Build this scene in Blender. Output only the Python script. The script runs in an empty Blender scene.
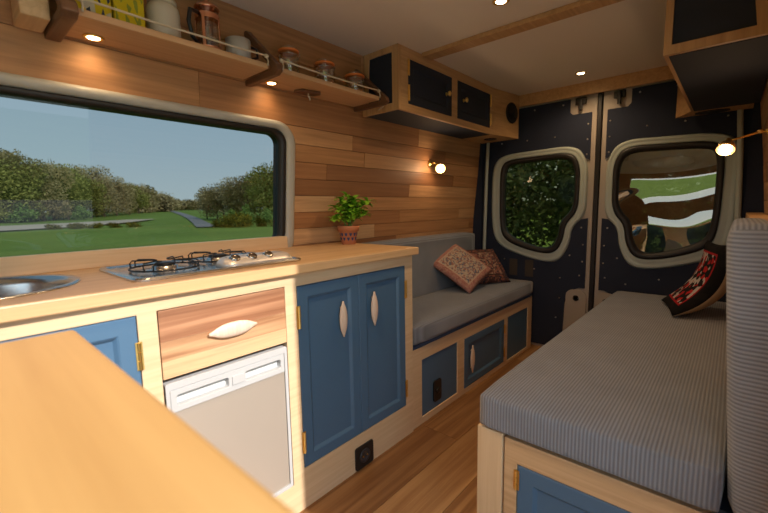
import bpy, bmesh, math, random
from math import pi, sin, cos, radians
from mathutils import Vector, Matrix
from mathutils.geometry import tessellate_polygon
random.seed(7)
S = bpy.context.scene
COL = S.collection

# ------------------------------------------------------------------ camera, sky, sun, exposure
cam = bpy.data.objects.new('camera', bpy.data.cameras.new('camera')); COL.objects.link(cam); S.camera = cam
YAW, PIT, ROL = 0.7237766, -0.1226413, -0.01726984
fwd = Vector((-sin(YAW)*cos(PIT), cos(YAW)*cos(PIT), sin(PIT)))
rgt = Vector((cos(YAW), sin(YAW), 0)); upv = rgt.cross(fwd)
r2 = rgt*cos(ROL) + upv*sin(ROL); u2 = -rgt*sin(ROL) + upv*cos(ROL)
m3 = Matrix((r2, u2, -fwd)).transposed()
cam.matrix_world = Matrix.Translation((0, 0, 1.082)) @ m3.to_4x4()
cd = cam.data; cd.sensor_width = 36; cd.lens = 396.18/768*36; cd.clip_start = 0.02; cd.clip_end = 2000
cd.dof.use_dof = True; cd.dof.focus_distance = 1.9; cd.dof.aperture_fstop = 3.2

W = bpy.data.worlds.new('sky'); S.world = W; W.use_nodes = True
nt = W.node_tree; nt.nodes.clear()
tc = nt.nodes.new('ShaderNodeTexCoord'); sep = nt.nodes.new('ShaderNodeSeparateXYZ')
rmp = nt.nodes.new('ShaderNodeValToRGB'); bg = nt.nodes.new('ShaderNodeBackground'); wo = nt.nodes.new('ShaderNodeOutputWorld')
nt.links.new(tc.outputs['Generated'], sep.inputs[0]); nt.links.new(sep.outputs['Z'], rmp.inputs[0])
cr = rmp.color_ramp; cr.elements[0].position = 0.0; cr.elements[0].color = (0.58, 0.66, 0.68, 1)
cr.elements[1].position = 0.45; cr.elements[1].color = (0.26, 0.41, 0.57, 1)
e = cr.elements.new(0.12); e.color = (0.46, 0.58, 0.66, 1)
nt.links.new(rmp.outputs[0], bg.inputs[0]); bg.inputs[1].default_value = 0.90
nt.links.new(bg.outputs[0], wo.inputs[0])

sun = bpy.data.objects.new('sun', bpy.data.lights.new('sun', 'SUN')); COL.objects.link(sun)
sun.data.energy = 1.7; sun.data.angle = radians(1.0); sun.data.color = (1.0, 0.94, 0.87)
sd = Vector((-1.0, 0.015, -math.tan(radians(35.5)))).normalized()
sun.rotation_euler = sd.to_track_quat('-Z', 'Y').to_euler()

def portal(name, loc, sx, sy, direction):
    l = bpy.data.lights.new(name, 'AREA'); l.shape = 'RECTANGLE'; l.size = sx; l.size_y = sy; l.cycles.is_portal = True
    o = bpy.data.objects.new(name, l); COL.objects.link(o); o.location = loc
    o.rotation_euler = Vector(direction).to_track_quat('-Z', 'Z').to_euler(); return o
portal('door_daylight', (0.17, 0.08, 0.88), 1.36, 1.76, (-1, 0, 0))
portal('bulkhead_opening_daylight', (-.73, -1.2, 1.11), 1.7, .38, (0, 1, 0))  # portal over the opening made in the invented bulkhead for more daylight
portal('window_daylight', (-1.66, 0.38, 1.2), 1.5, 0.5, (1, 0, 0))

vs = S.view_settings; vs.view_transform = 'Standard'; vs.look = 'None'; vs.gamma = 1; vs.use_curve_mapping = False
vs.exposure = 1.8
S.cycles.use_denoising = True; S.cycles.max_bounces = 10; S.cycles.diffuse_bounces = 5; S.cycles.transparent_max_bounces = 12
S.cycles.sample_clamp_indirect = 4; S.cycles.caustics_reflective = False; S.cycles.caustics_refractive = False

# ------------------------------------------------------------------ materials
def mat(name):
    m = bpy.data.materials.new(name); m.use_nodes = True; n = m.node_tree
    return m, n, n.nodes['Principled BSDF']
def N(n, t, **k):
    x = n.nodes.new(t)
    for a, b in k.items(): setattr(x, a, b)
    return x
def plain(name, col, rough=.6, metal=0, bump=0, bscale=200, var=0.0, vscale=6, emit=None, spec=.5):
    m, n, b = mat(name)
    b.inputs['Base Color'].default_value = (*col, 1); b.inputs['Roughness'].default_value = rough; b.inputs['Metallic'].default_value = metal
    b.inputs['Specular IOR Level'].default_value = spec
    if var:
        t = N(n, 'ShaderNodeTexCoord'); z = N(n, 'ShaderNodeTexNoise'); z.inputs['Scale'].default_value = vscale; z.inputs['Detail'].default_value = 4
        r = N(n, 'ShaderNodeMixRGB'); r.inputs[1].default_value = (*[c*(1-var) for c in col], 1); r.inputs[2].default_value = (*[min(1, c*(1+var)) for c in col], 1)
        n.links.new(t.outputs['Object'], z.inputs[0]); n.links.new(z.outputs[0], r.inputs[0]); n.links.new(r.outputs[0], b.inputs['Base Color'])
    if bump:
        t = N(n, 'ShaderNodeTexCoord'); z = N(n, 'ShaderNodeTexNoise'); z.inputs['Scale'].default_value = bscale; z.inputs['Detail'].default_value = 3
        u = N(n, 'ShaderNodeBump'); u.inputs['Strength'].default_value = bump; u.inputs['Distance'].default_value = .002
        n.links.new(t.outputs['Object'], z.inputs[0]); n.links.new(z.outputs[0], u.inputs['Height']); n.links.new(u.outputs[0], b.inputs['Normal'])
    if emit: b.inputs['Emission Color'].default_value = (*emit[0], 1); b.inputs['Emission Strength'].default_value = emit[1]
    return m
def wood(name, dark, light, axis='Y', rough=.5, scale=1.0, tone=False, palette=None, knots=0.0):
    """grain runs along AXIS; with tone, each board takes its colour from the 'tone' attribute"""
    m, n, b = mat(name)
    t = N(n, 'ShaderNodeTexCoord'); mp = N(n, 'ShaderNodeMapping')
    s = {'X': (2.4, 60, 60), 'Y': (60, 2.4, 60), 'Z': (60, 60, 2.4)}[axis]
    mp.inputs['Scale'].default_value = [q*scale for q in s]
    n.links.new(t.outputs['Object'], mp.inputs[0])
    vec = mp.outputs[0]
    if tone:
        at = N(n, 'ShaderNodeAttribute', attribute_name='tone'); ml = N(n, 'ShaderNodeVectorMath', operation='SCALE')
        ml.inputs['Scale'].default_value = 37
        n.links.new(at.outputs['Vector'], ml.inputs[0]); ad = N(n, 'ShaderNodeVectorMath', operation='ADD')
        n.links.new(mp.outputs[0], ad.inputs[0]); n.links.new(ml.outputs[0], ad.inputs[1]); vec = ad.outputs[0]
    n1 = N(n, 'ShaderNodeTexNoise'); n1.inputs['Scale'].default_value = 1.0; n1.inputs['Detail'].default_value = 6; n1.inputs['Roughness'].default_value = .6; n1.inputs['Distortion'].default_value = .6
    n2 = N(n, 'ShaderNodeTexNoise'); n2.inputs['Scale'].default_value = .12; n2.inputs['Detail'].default_value = 2; n2.inputs['Distortion'].default_value = 1.2
    wv = N(n, 'ShaderNodeMath', operation='SINE'); mu = N(n, 'ShaderNodeMath', operation='MULTIPLY'); mu.inputs[1].default_value = 30
    n.links.new(vec, n1.inputs[0]); n.links.new(vec, n2.inputs[0]); n.links.new(n2.outputs[0], mu.inputs[0]); n.links.new(mu.outputs[0], wv.inputs[0])
    a = N(n, 'ShaderNodeMath', operation='MULTIPLY_ADD'); a.inputs[1].default_value = .07 + knots; a.inputs[2].default_value = 0
    n.links.new(wv.outputs[0], a.inputs[0]); s2 = N(n, 'ShaderNodeMath', operation='ADD'); n.links.new(a.outputs[0], s2.inputs[0]); n.links.new(n1.outputs[0], s2.inputs[1])
    rp = N(n, 'ShaderNodeValToRGB'); rp.color_ramp.elements[0].position = .22; rp.color_ramp.elements[1].position = .78
    rp.color_ramp.elements[0].color = (*dark, 1); rp.color_ramp.elements[1].color = (*light, 1)
    n.links.new(s2.outputs[0], rp.inputs[0]); out = rp.outputs[0]
    if tone:
        pr = N(n, 'ShaderNodeValToRGB'); els = pr.color_ramp.elements
        els[0].position = 0; els[0].color = (*palette[0], 1); els[1].position = 1; els[1].color = (*palette[-1], 1)
        for i, c in enumerate(palette[1:-1]): q = els.new((i+1)/(len(palette)-1)); q.color = (*c, 1)
        sp = N(n, 'ShaderNodeSeparateXYZ'); n.links.new(at.outputs['Vector'], sp.inputs[0]); n.links.new(sp.outputs[0], pr.inputs[0])
        mx = N(n, 'ShaderNodeMixRGB', blend_type='MULTIPLY'); mx.inputs[0].default_value = 1
        n.links.new(pr.outputs[0], mx.inputs[1]); n.links.new(out, mx.inputs[2]); out = mx.outputs[0]
    n.links.new(out, b.inputs['Base Color']); b.inputs['Roughness'].default_value = rough
    u = N(n, 'ShaderNodeBump'); u.inputs['Strength'].default_value = .15; u.inputs['Distance'].default_value = .001
    n.links.new(n1.outputs[0], u.inputs['Height']); n.links.new(u.outputs[0], b.inputs['Normal'])
    return m
def ribbed(name, c1, c2, pitch, side='X'):
    """corduroy-like rib; 'X': ribs vary with x everywhere; 'XZ': with z on the faces and with x on the top"""
    m, n, b = mat(name)
    g = N(n, 'ShaderNodeNewGeometry'); sp = N(n, 'ShaderNodeSeparateXYZ'); n.links.new(g.outputs['Position'], sp.inputs[0])
    co = sp.outputs[0]
    if side == 'XZ':
        sn = N(n, 'ShaderNodeSeparateXYZ'); n.links.new(g.outputs['True Normal'], sn.inputs[0])
        gt = N(n, 'ShaderNodeMath', operation='GREATER_THAN'); gt.inputs[1].default_value = .6; n.links.new(sn.outputs[2], gt.inputs[0])
        mx = N(n, 'ShaderNodeMix'); n.links.new(gt.outputs[0], mx.inputs[0]); n.links.new(sp.outputs[2], mx.inputs[2]); n.links.new(sp.outputs[0], mx.inputs[3]); co = mx.outputs[0]
    mu = N(n, 'ShaderNodeMath', operation='MULTIPLY'); mu.inputs[1].default_value = 2*pi/pitch; n.links.new(co, mu.inputs[0])
    s = N(n, 'ShaderNodeMath', operation='SINE'); n.links.new(mu.outputs[0], s.inputs[0])
    ma = N(n, 'ShaderNodeMath', operation='MULTIPLY_ADD'); ma.inputs[1].default_value = .5; ma.inputs[2].default_value = .5; n.links.new(s.outputs[0], ma.inputs[0])
    rp = N(n, 'ShaderNodeMixRGB'); rp.inputs[1].default_value = (*c1, 1); rp.inputs[2].default_value = (*c2, 1); n.links.new(ma.outputs[0], rp.inputs[0])
    tn = N(n, 'ShaderNodeTexNoise'); tn.inputs['Scale'].default_value = 9; n.links.new(g.outputs['Position'], tn.inputs[0])
    m2 = N(n, 'ShaderNodeMixRGB', blend_type='MULTIPLY'); m2.inputs[0].default_value = .25; n.links.new(rp.outputs[0], m2.inputs[1]); n.links.new(tn.outputs[0], m2.inputs[2])
    n.links.new(m2.outputs[0], b.inputs['Base Color']); b.inputs['Roughness'].default_value = .9; b.inputs['Specular IOR Level'].default_value = .2
    b.inputs['Sheen Weight'].default_value = .25
    u = N(n, 'ShaderNodeBump'); u.inputs['Strength'].default_value = .6; u.inputs['Distance'].default_value = .002
    n.links.new(ma.outputs[0], u.inputs['Height']); n.links.new(u.outputs[0], b.inputs['Normal'])
    return m
def glass(name, tint, refl, bump=None, rough=0.0, rcol=(1, 1, 1)):
    m = bpy.data.materials.new(name); m.use_nodes = True; n = m.node_tree; n.nodes.clear()
    o = N(n, 'ShaderNodeOutputMaterial'); t = N(n, 'ShaderNodeBsdfTransparent'); t.inputs[0].default_value = (*tint, 1)
    g = N(n, 'ShaderNodeBsdfGlossy'); g.inputs['Roughness'].default_value = rough; g.inputs[0].default_value = (*rcol, 1)
    x = N(n, 'ShaderNodeMixShader'); x.inputs[0].default_value = refl
    n.links.new(t.outputs[0], x.inputs[1]); n.links.new(g.outputs[0], x.inputs[2]); n.links.new(x.outputs[0], o.inputs[0])
    if bump:
        tc = N(n, 'ShaderNodeTexCoord'); mp = N(n, 'ShaderNodeMapping'); mp.inputs['Scale'].default_value = bump[0]
        z = N(n, 'ShaderNodeTexNoise'); z.inputs['Scale'].default_value = 1; z.inputs['Detail'].default_value = 0.0
        u = N(n, 'ShaderNodeBump'); u.inputs['Strength'].default_value = 1; u.inputs['Distance'].default_value = bump[1]
        n.links.new(tc.outputs['Object'], mp.inputs[0]); n.links.new(mp.outputs[0], z.inputs[0]); n.links.new(z.outputs[0], u.inputs['Height']); n.links.new(u.outputs[0], g.inputs['Normal'])
    return m

ASH = wood('ash', (.64, .44, .25), (.78, .58, .36), 'Y')
ASHZ = wood('ash_upright', (.64, .44, .25), (.78, .58, .36), 'Z')
ASHX = wood('ash_cross', (.50, .30, .15), (.72, .50, .28), 'X')
TOPW = wood('beech_worktop', (.56, .33, .15), (.74, .49, .26), 'Y', rough=.38, scale=.7)
TABLEW = wood('beech_table', (.46, .255, .085), (.58, .345, .125), 'X', rough=.4, scale=.35)
CAB = wood('cabinet_oak', (.42, .24, .10), (.62, .38, .18), 'Y')
CABZ = wood('cabinet_oak_upright', (.42, .24, .10), (.62, .38, .18), 'Z')
CEDAR = wood('cedar_cladding', (.62, .58, .55), (1.0, 1.0, 1.0), 'Y', rough=.55, tone=True,
             palette=[(.24, .105, .045), (.43, .20, .085), (.55, .28, .12), (.65, .37, .18), (.72, .46, .25)])
FLOORW = wood('oak_floor', (.60, .50, .42), (1, 1, 1), 'Y', rough=.4, tone=True, knots=.12,
              palette=[(.22, .105, .04), (.36, .185, .07), (.50, .285, .12)])
WALNUT = wood('walnut', (.10, .045, .02), (.20, .09, .045), 'X')
SHELFW = wood('shelf_oak', (.50, .28, .14), (.64, .40, .22), 'Y')
RECL = wood('reclaimed_board', (.55, .45, .40), (1, 1, 1), 'Y', tone=True, knots=.15, palette=[(.46, .22, .12), (.62, .36, .19), (.72, .47, .26)])
BLUE = plain('blue_paint', (.070, .150, .255), .45, bump=.15, bscale=120, var=.06)
NAVY = plain('navy_paint', (.012, .018, .034), .75, bump=.1, var=.08)
NAVYF = plain('navy_lining', (.014, .021, .046), .85, bump=.5, bscale=700, var=.15)
CREAM = plain('ceiling_paint', (.80, .73, .62), .6, var=.04, vscale=2)
VANMETAL = plain('painted_van_metal', (.42, .37, .32), .35, var=.05)
SURR = plain('window_surround_paint', (.42, .48, .45), .4, var=.04)
WHITEF = plain('window_frame_paint', (.44, .43, .39), .4)
RUBBER = plain('black_rubber', (.012, .010, .010), .5)
BRASS = plain('brass', (.80, .54, .17), .38, 1)
STEEL = plain('stainless_steel', (.62, .60, .57), .24, 1)
FRIDGEM = plain('fridge_door_steel', (.50, .43, .36), .36, .35, var=.03)
SILVER = plain('silver_plastic', (.50, .50, .50), .35)
BLACK = plain('black_plastic', (.012, .012, .013), .4)
IRON = plain('black_wire', (.02, .02, .02), .45, .5)
COPPER = plain('copper', (.72, .36, .22), .25, 1)
CERAM = plain('cream_ceramic', (.62, .54, .42), .35)
MUGM = plain('grey_enamel', (.50, .46, .42), .35)
TERRA = plain('terracotta', (.50, .19, .09), .75, bump=.2, var=.12, vscale=40)
SOIL = plain('soil', (.05, .03, .02), .95, bump=.8, bscale=300)
CORD = plain('cream_cord', (.62, .52, .38), .8, bump=.5, bscale=600)
SEAL = plain('orange_rubber_seal', (.75, .20, .04), .45)
LEAF = plain('basil_leaf', (.24, .50, .035), .4, var=.35, vscale=40)
STEM = plain('basil_stem', (.22, .36, .08), .5)
HANDLE = wood('pale_handle', (.66, .48, .36), (.82, .66, .52), 'Z', scale=2)
SCREW = plain('steel_screw', (.55, .50, .45), .3, 1)
CANVAS = plain('beige_canvas', (.34, .24, .14), .9, bump=.4, bscale=500)
BLACKF = plain('black_fabric', (.012, .010, .010), .9)
BULB = plain('lit_bulb', (1, .9, .7), .3, emit=((1.0, .72, .38), 9))
SHADEM = plain('lit_glass_shade', (.9, .8, .65), .3, emit=((1.0, .66, .36), .42))
SOFA_R = ribbed('grey_ribbed_upholstery', (.175, .185, .215), (.31, .33, .375), .0088)
SOFA_B = ribbed('grey_ribbed_backrest', (.175, .19, .23), (.36, .385, .44), .0088, 'XZ')
SOFA_L = ribbed('grey_upholstery', (.165, .178, .205), (.25, .268, .305), .006)
CLEARJAR = glass('clear_jar_glass', (.93, .93, .90), .12)
WINGLASS = glass('side_window_glass', (.185, .208, .212), .022)
REARGLASS = glass('tinted_rear_glass', (.42, .42, .33), .006)
WAVYGLASS = glass('wavy_rear_glass', (.25, .25, .2), .22, bump=((2.6, 1, 3.8), .022), rcol=(.95, .86, .74))
GREENPL = plain('green_box', (.55, .42, .03), .5)

def patterned(name, border, inner, ground, scale=60, bw=.74):
    m, n, b = mat(name)
    uv = N(n, 'ShaderNodeUVMap'); sp = N(n, 'ShaderNodeSeparateXYZ'); n.links.new(uv.outputs[0], sp.inputs[0])
    def ab(k):
        s = N(n, 'ShaderNodeMath', operation='MULTIPLY_ADD'); s.inputs[1].default_value = 2; s.inputs[2].default_value = -1; n.links.new(sp.outputs[k], s.inputs[0])
        a = N(n, 'ShaderNodeMath', operation='ABSOLUTE'); n.links.new(s.outputs[0], a.inputs[0]); return a.outputs[0]
    mxm = N(n, 'ShaderNodeMath', operation='MAXIMUM'); n.links.new(ab(0), mxm.inputs[0]); n.links.new(ab(1), mxm.inputs[1])
    v = N(n, 'ShaderNodeTexVoronoi'); v.inputs['Scale'].default_value = scale*.42; n.links.new(uv.outputs[0], v.inputs[0])
    r = N(n, 'ShaderNodeValToRGB'); r.color_ramp.interpolation = 'CONSTANT'
    el = r.color_ramp.elements; el[0].position = 0; el[0].color = (*inner[0], 1); el[1].position = .3; el[1].color = (*inner[1], 1)
    for i, c in enumerate(inner[2:]): q = el.new(.3+.7*(i+1)/(len(inner)-1)); q.color = (*c, 1)
    sv = N(n, 'ShaderNodeSeparateColor'); n.links.new(v.outputs['Color'], sv.inputs[0]); n.links.new(sv.outputs[0], r.inputs[0])
    r2_ = N(n, 'ShaderNodeValToRGB'); r2_.color_ramp.interpolation = 'CONSTANT'
    el = r2_.color_ramp.elements; el[0].position = 0; el[0].color = (*border[0], 1); el[1].position = .55; el[1].color = (*border[1], 1)
    q = el.new(.8); q.color = (*border[2], 1)
    n.links.new(sv.outputs[1], r2_.inputs[0])
    st = N(n, 'ShaderNodeMath', operation='GREATER_THAN'); st.inputs[1].default_value = bw; n.links.new(mxm.outputs[0], st.inputs[0])
    mx = N(n, 'ShaderNodeMixRGB'); n.links.new(st.outputs[0], mx.inputs[0]); n.links.new(r.outputs[0], mx.inputs[1]); n.links.new(r2_.outputs[0], mx.inputs[2])
    # a plain line between field and border
    d = N(n, 'ShaderNodeMath', operation='SUBTRACT'); d.inputs[1].default_value = bw; n.links.new(mxm.outputs[0], d.inputs[0])
    da = N(n, 'ShaderNodeMath', operation='ABSOLUTE'); n.links.new(d.outputs[0], da.inputs[0])
    lt = N(n, 'ShaderNodeMath', operation='LESS_THAN'); lt.inputs[1].default_value = .025; n.links.new(da.outputs[0], lt.inputs[0])
    m4 = N(n, 'ShaderNodeMixRGB'); n.links.new(lt.outputs[0], m4.inputs[0]); n.links.new(mx.outputs[0], m4.inputs[1]); m4.inputs[2].default_value = (*ground, 1)
    n.links.new(m4.outputs[0], b.inputs['Base Color']); b.inputs['Roughness'].default_value = .95; b.inputs['Specular IOR Level'].default_value = .15
    return m
PERS = patterned('persian_weave_pink', [(.38, .18, .15), (.42, .24, .19), (.30, .13, .11)],
                 [(.44, .36, .28), (.13, .13, .17), (.30, .14, .11), (.40, .32, .27)], (.48, .34, .26), 90)
PERS2 = patterned('persian_weave_brown', [(.10, .05, .04), (.26, .10, .07), (.03, .03, .05)],
                  [(.28, .12, .09), (.06, .05, .06), (.34, .24, .17), (.16, .06, .05)], (.05, .03, .03), 80, .66)
RUG = patterned('red_black_weave', [(.008, .007, .007), (.010, .008, .008), (.012, .01, .01)],
                [(.01, .01, .01), (.40, .02, .02), (.45, .40, .36), (.01, .01, .01)], (.33, .015, .02), 38, .72)
TEABOX = patterned('yellow_printed_card', [(.60, .44, .02), (.50, .42, .04), (.60, .46, .03)],
                   [(.62, .46, .02), (.28, .30, .04), (.62, .46, .02), (.62, .46, .02)], (.62, .46, .02), 22, .97)
TEABOX2 = patterned('yellow_card_blue_motif', [(.60, .44, .02), (.60, .44, .02), (.60, .46, .03)],
                   [(.04, .06, .10), (.62, .46, .02), (.62, .46, .02), (.55, .50, .38)], (.62, .46, .02), 14, .97)

# ------------------------------------------------------------------ object helpers
def wloc(o):
    v = Vector(o.location)
    while o.parent: o = o.parent; v += Vector(o.location)
    return v
def obj(name, bm, m, parent=None, smooth=False, bevel=0, seg=2, origin=None):
    """bm is in world coordinates; the object's origin is its base (or its parent's origin)"""
    bmesh.ops.recalc_face_normals(bm, faces=bm.faces)
    if origin is None:
        if parent is not None: origin = wloc(parent)
        else:
            xs = [v.co for v in bm.verts]
            origin = Vector(((min(v.x for v in xs)+max(v.x for v in xs))/2, (min(v.y for v in xs)+max(v.y for v in xs))/2, min(v.z for v in xs)))
    bmesh.ops.translate(bm, verts=bm.verts, vec=-Vector(origin))
    me = bpy.data.meshes.new(name); bm.to_mesh(me); bm.free()
    o = bpy.data.objects.new(name, me); COL.objects.link(o)
    for q in (m if isinstance(m, (list, tuple)) else [m]): me.materials.append(q)
    if parent is not None:
        o.parent = parent; o.location = Vector(origin) - wloc(parent)
    else: o.location = origin
    if smooth:
        for p in me.polygons: p.use_smooth = True
    if bevel:
        b = o.modifiers.new('bevel', 'BEVEL'); b.width = bevel; b.segments = seg; b.limit_method = 'ANGLE'; b.angle_limit = radians(40)
    return o
def thing(name, loc, label, cat, group=None):
    o = bpy.data.objects.new(name, None); COL.objects.link(o); o.location = loc; o.empty_display_size = .05
    o['label'] = label; o['category'] = cat
    if group: o['group'] = group
    return o
def tag(o, label, cat, group=None):
    o['label'] = label; o['category'] = cat
    if group: o['group'] = group
    return o
def struct(o, label=None):
    o['kind'] = 'structure'
    if label: o['label'] = label
    return o
def tone_layer(bm): return bm.faces.layers.float_vector.get('tone') or bm.faces.layers.float_vector.new('tone')
def box(bm, x0, x1, y0, y1, z0, z1, tone=None, bev=0, seg=2):
    b = bmesh.new() if bev else bm
    if tone is not None: tone_layer(b)
    vs_ = [b.verts.new((x, y, z)) for x in (x0, x1) for y in (y0, y1) for z in (z0, z1)]
    fs = [b.faces.new([vs_[i] for i in q]) for q in ((0, 1, 3, 2), (4, 6, 7, 5), (0, 4, 5, 1), (2, 3, 7, 6), (0, 2, 6, 4), (1, 5, 7, 3))]
    if bev:
        bmesh.ops.bevel(b, geom=b.edges[:], offset=bev, segments=seg, profile=.5, affect='EDGES')
        merge(bm, b); return bm
    if tone is not None:
        L = tone_layer(bm)
        for f in fs: f[L] = (tone, tone*.37+.2, 1-tone)
    return bm
def merge(bm, b):
    me = bpy.data.meshes.new('t'); b.to_mesh(me); b.free(); bm.from_mesh(me); bpy.data.meshes.remove(me)
def B(*a, **k): return box(bmesh.new(), *a, **k)
def prism(bm, loops, frame, depth):
    """polygon with holes (loops of (a,b)) -> slab; frame(a,b,c)->world; from c=0 to c=depth"""
    L = [[Vector((a, b, 0)) for a, b in l] for l in loops]
    flat = [p for l in L for p in l]; tris = tessellate_polygon(L)
    lo = [bm.verts.new(frame(p.x, p.y, 0)) for p in flat]; hi = [bm.verts.new(frame(p.x, p.y, depth)) for p in flat]
    for t in tris:
        try: bm.faces.new([lo[i] for i in t]); bm.faces.new([hi[i] for i in reversed(t)])
        except ValueError: pass
    k = 0
    for l in L:
        n = len(l)
        for i in range(n):
            a, b = k+i, k+(i+1) % n
            bm.faces.new((lo[a], lo[b], hi[b], hi[a]))
        k += n
    return bm
fx = lambda x0: (lambda a, b, c: (x0+c, a, b))          # a=y, b=z, thickness towards +x
fy = lambda y0: (lambda a, b, c: (a, y0+c, b))          # a=x, b=z
fz = lambda z0: (lambda a, b, c: (a, b, z0+c))
rect = lambda a0, a1, b0, b1: [(a0, b0), (a1, b0), (a1, b1), (a0, b1)]
def loft(bm, rings, close=True, caps=(False, False)):
    R = [[bm.verts.new(p) for p in r] for r in rings]; n = len(R[0])
    for a, b in zip(R, R[1:]):
        for i in range(n if close else n-1):
            j = (i+1) % n; bm.faces.new((a[i], a[j], b[j], b[i]))
    if caps[0]: bm.faces.new(R[0])
    if caps[1]: bm.faces.new(list(reversed(R[-1])))
    return bm
def lathe(bm, prof, c, axis=(0, 0, 1), seg=28):
    """prof: (radius, height) list along AXIS from centre c"""
    ax = Vector(axis).normalized(); q = Vector((0, 0, 1)).rotation_difference(ax); c = Vector(c)
    rings = []
    for r, h in prof:
        r = max(r, 1e-5); rings.append([c + q @ Vector((r*cos(2*pi*i/seg), r*sin(2*pi*i/seg), h)) for i in range(seg)])
    return loft(bm, rings, True, (True, True))
def tube(bm, pts, r, seg=8, closed=False):
    pts = [Vector(p) for p in pts]; n = len(pts); rings = []; prev = None
    for i, p in enumerate(pts):
        if closed: d = (pts[(i+1) % n]-pts[i-1]).normalized()
        else: d = (pts[min(i+1, n-1)]-pts[max(i-1, 0)]).normalized()
        if prev is None: a = d.orthogonal().normalized()
        else: a = (prev - d*prev.dot(d)).normalized()
        prev = a; b = d.cross(a); rr = r[i] if isinstance(r, (list, tuple)) else r
        rings.append([p + a*rr*cos(2*pi*k/seg)+b*rr*sin(2*pi*k/seg) for k in range(seg)])
    if closed: rings.append(rings[0])
    loft(bm, rings, True, (not closed, not closed))
    if closed: bmesh.ops.remove_doubles(bm, verts=bm.verts, dist=1e-6)
    return bm
def chaikin(p, k=3):
    for _ in range(k):
        q = []
        for i in range(len(p)):
            a, b = p[i], p[(i+1) % len(p)]
            q += [(a[0]*.75+b[0]*.25, a[1]*.75+b[1]*.25), (a[0]*.25+b[0]*.75, a[1]*.25+b[1]*.75)]
        p = q
    return p
def rrect(a0, a1, b0, b1, r, seg=8):
    out = []
    for cx, cy, s in ((a1-r, b1-r, 0), (a0+r, b1-r, 90), (a0+r, b0+r, 180), (a1-r, b0+r, 270)):
        for i in range(seg+1): t = radians(s+90*i/seg); out.append((cx+r*cos(t), cy+r*sin(t)))
    return out
def xw(z):                                   # inner face of the left cladding
    P = [(-.1, -1.62), (.95, -1.62), (1.4, -1.575), (1.95, -1.537)]
    for (z0, x0), (z1, x1) in zip(P, P[1:]):
        if z <= z1: return x0+(x1-x0)*(z-z0)/(z1-z0)
    return P[-1][1]
def xr(z):                                   # inner face of the right cladding
    P = [(-.1, .135), (.95, .125), (1.4, .085), (1.95, .02)]
    for (z0, x0), (z1, x1) in zip(P, P[1:]):
        if z <= z1: return x0+(x1-x0)*(z-z0)/(z1-z0)
    return P[-1][1]
CEIL = 1.885; REAR = 3.0
YF = -1.15                                    # invented, unseen front bulkhead

# ------------------------------------------------------------------ the ground outside
gm, gn, gb = mat('grass_field')
t_ = N(gn, 'ShaderNodeTexCoord'); n1_ = N(gn, 'ShaderNodeTexNoise'); n1_.inputs['Scale'].default_value = .12; n1_.inputs['Detail'].default_value = 6
n2_ = N(gn, 'ShaderNodeTexNoise'); n2_.inputs['Scale'].default_value = 3; n2_.inputs['Detail'].default_value = 4
mxx = N(gn, 'ShaderNodeMath', operation='MULTIPLY_ADD'); mxx.inputs[1].default_value = .5; rp_ = N(gn, 'ShaderNodeValToRGB')
gn.links.new(t_.outputs['Object'], n1_.inputs[0]); gn.links.new(t_.outputs['Object'], n2_.inputs[0]); gn.links.new(n1_.outputs[0], mxx.inputs[0])
h_ = N(gn, 'ShaderNodeMath', operation='MULTIPLY'); h_.inputs[1].default_value = .5; gn.links.new(n2_.outputs[0], h_.inputs[0]); gn.links.new(h_.outputs[0], mxx.inputs[2])
rp_.color_ramp.elements[0].position = .36; rp_.color_ramp.elements[0].color = (.155, .215, .035, 1)
rp_.color_ramp.elements[1].position = .64; rp_.color_ramp.elements[1].color = (.25, .33, .06, 1)
gn.links.new(mxx.outputs[0], rp_.inputs[0]); gn.links.new(rp_.outputs[0], gb.inputs['Base Color']); gb.inputs['Roughness'].default_value = 1; gb.inputs['Specular IOR Level'].default_value = .1
G = -.75
b = bmesh.new()
NG = 60
def gz(x, y):                                  # the field is nearly level and rises gently far away
    d = math.hypot(x, y); return G + min(max(0, d-50)*.0155, 2.3) + .05*sin(x*.21)*cos(y*.17)*min(1, d/30)
gv = {}
rad = [0, 3, 6, 10, 15, 22, 32, 45, 60, 80, 105, 140, 190, 260, 400, 700]
for i, r in enumerate(rad):
    for k in range(48):
        a = 2*pi*k/48; gv[i, k] = b.verts.new((r*cos(a) if i else 0.001*cos(a), r*sin(a) if i else 0.001*sin(a), gz(r*cos(a), r*sin(a))))
for i in range(len(rad)-1):
    for k in range(48): b.faces.new((gv[i, k], gv[i, (k+1) % 48], gv[i+1, (k+1) % 48], gv[i+1, k]))
struct(obj('ground', b, gm, smooth=True, origin=(0, 0, G)))
def ribbon(name, pts, w, m, lift):
    b = bmesh.new(); vs_ = []
    P = [Vector((x, y, 0)) for x, y in pts]
    for i, p in enumerate(P):
        d = (P[min(i+1, len(P)-1)]-P[max(i-1, 0)]).normalized(); s = Vector((-d.y, d.x, 0))*w[i]/2
        for q in (p-s, p+s): vs_.append(b.verts.new((q.x, q.y, gz(q.x, q.y)+lift)))
    for i in range(len(P)-1): b.faces.new((vs_[2*i], vs_[2*i+1], vs_[2*i+3], vs_[2*i+2]))
    return struct(obj(name, b, m))
ribbon('road', [(-41.9, 19.1), (-54.9, 24.2), (-73.7, 31.2), (-97.3, 39.5), (-130.5, 50.6), (-168.8, 62.5), (-202.5, 72.3)], [1.9]*7, plain('asphalt', (.28, .245, .22), .9, var=.15, vscale=1), .12)
ribbon('track', [(-62, -8), (-60, 3), (-63, 9), (-67, 16), (-76, 24)], [14, 14, 12, 8, 4], plain('dry_earth', (.64, .48, .33), 1, var=.2, vscale=.5), .14)

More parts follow.
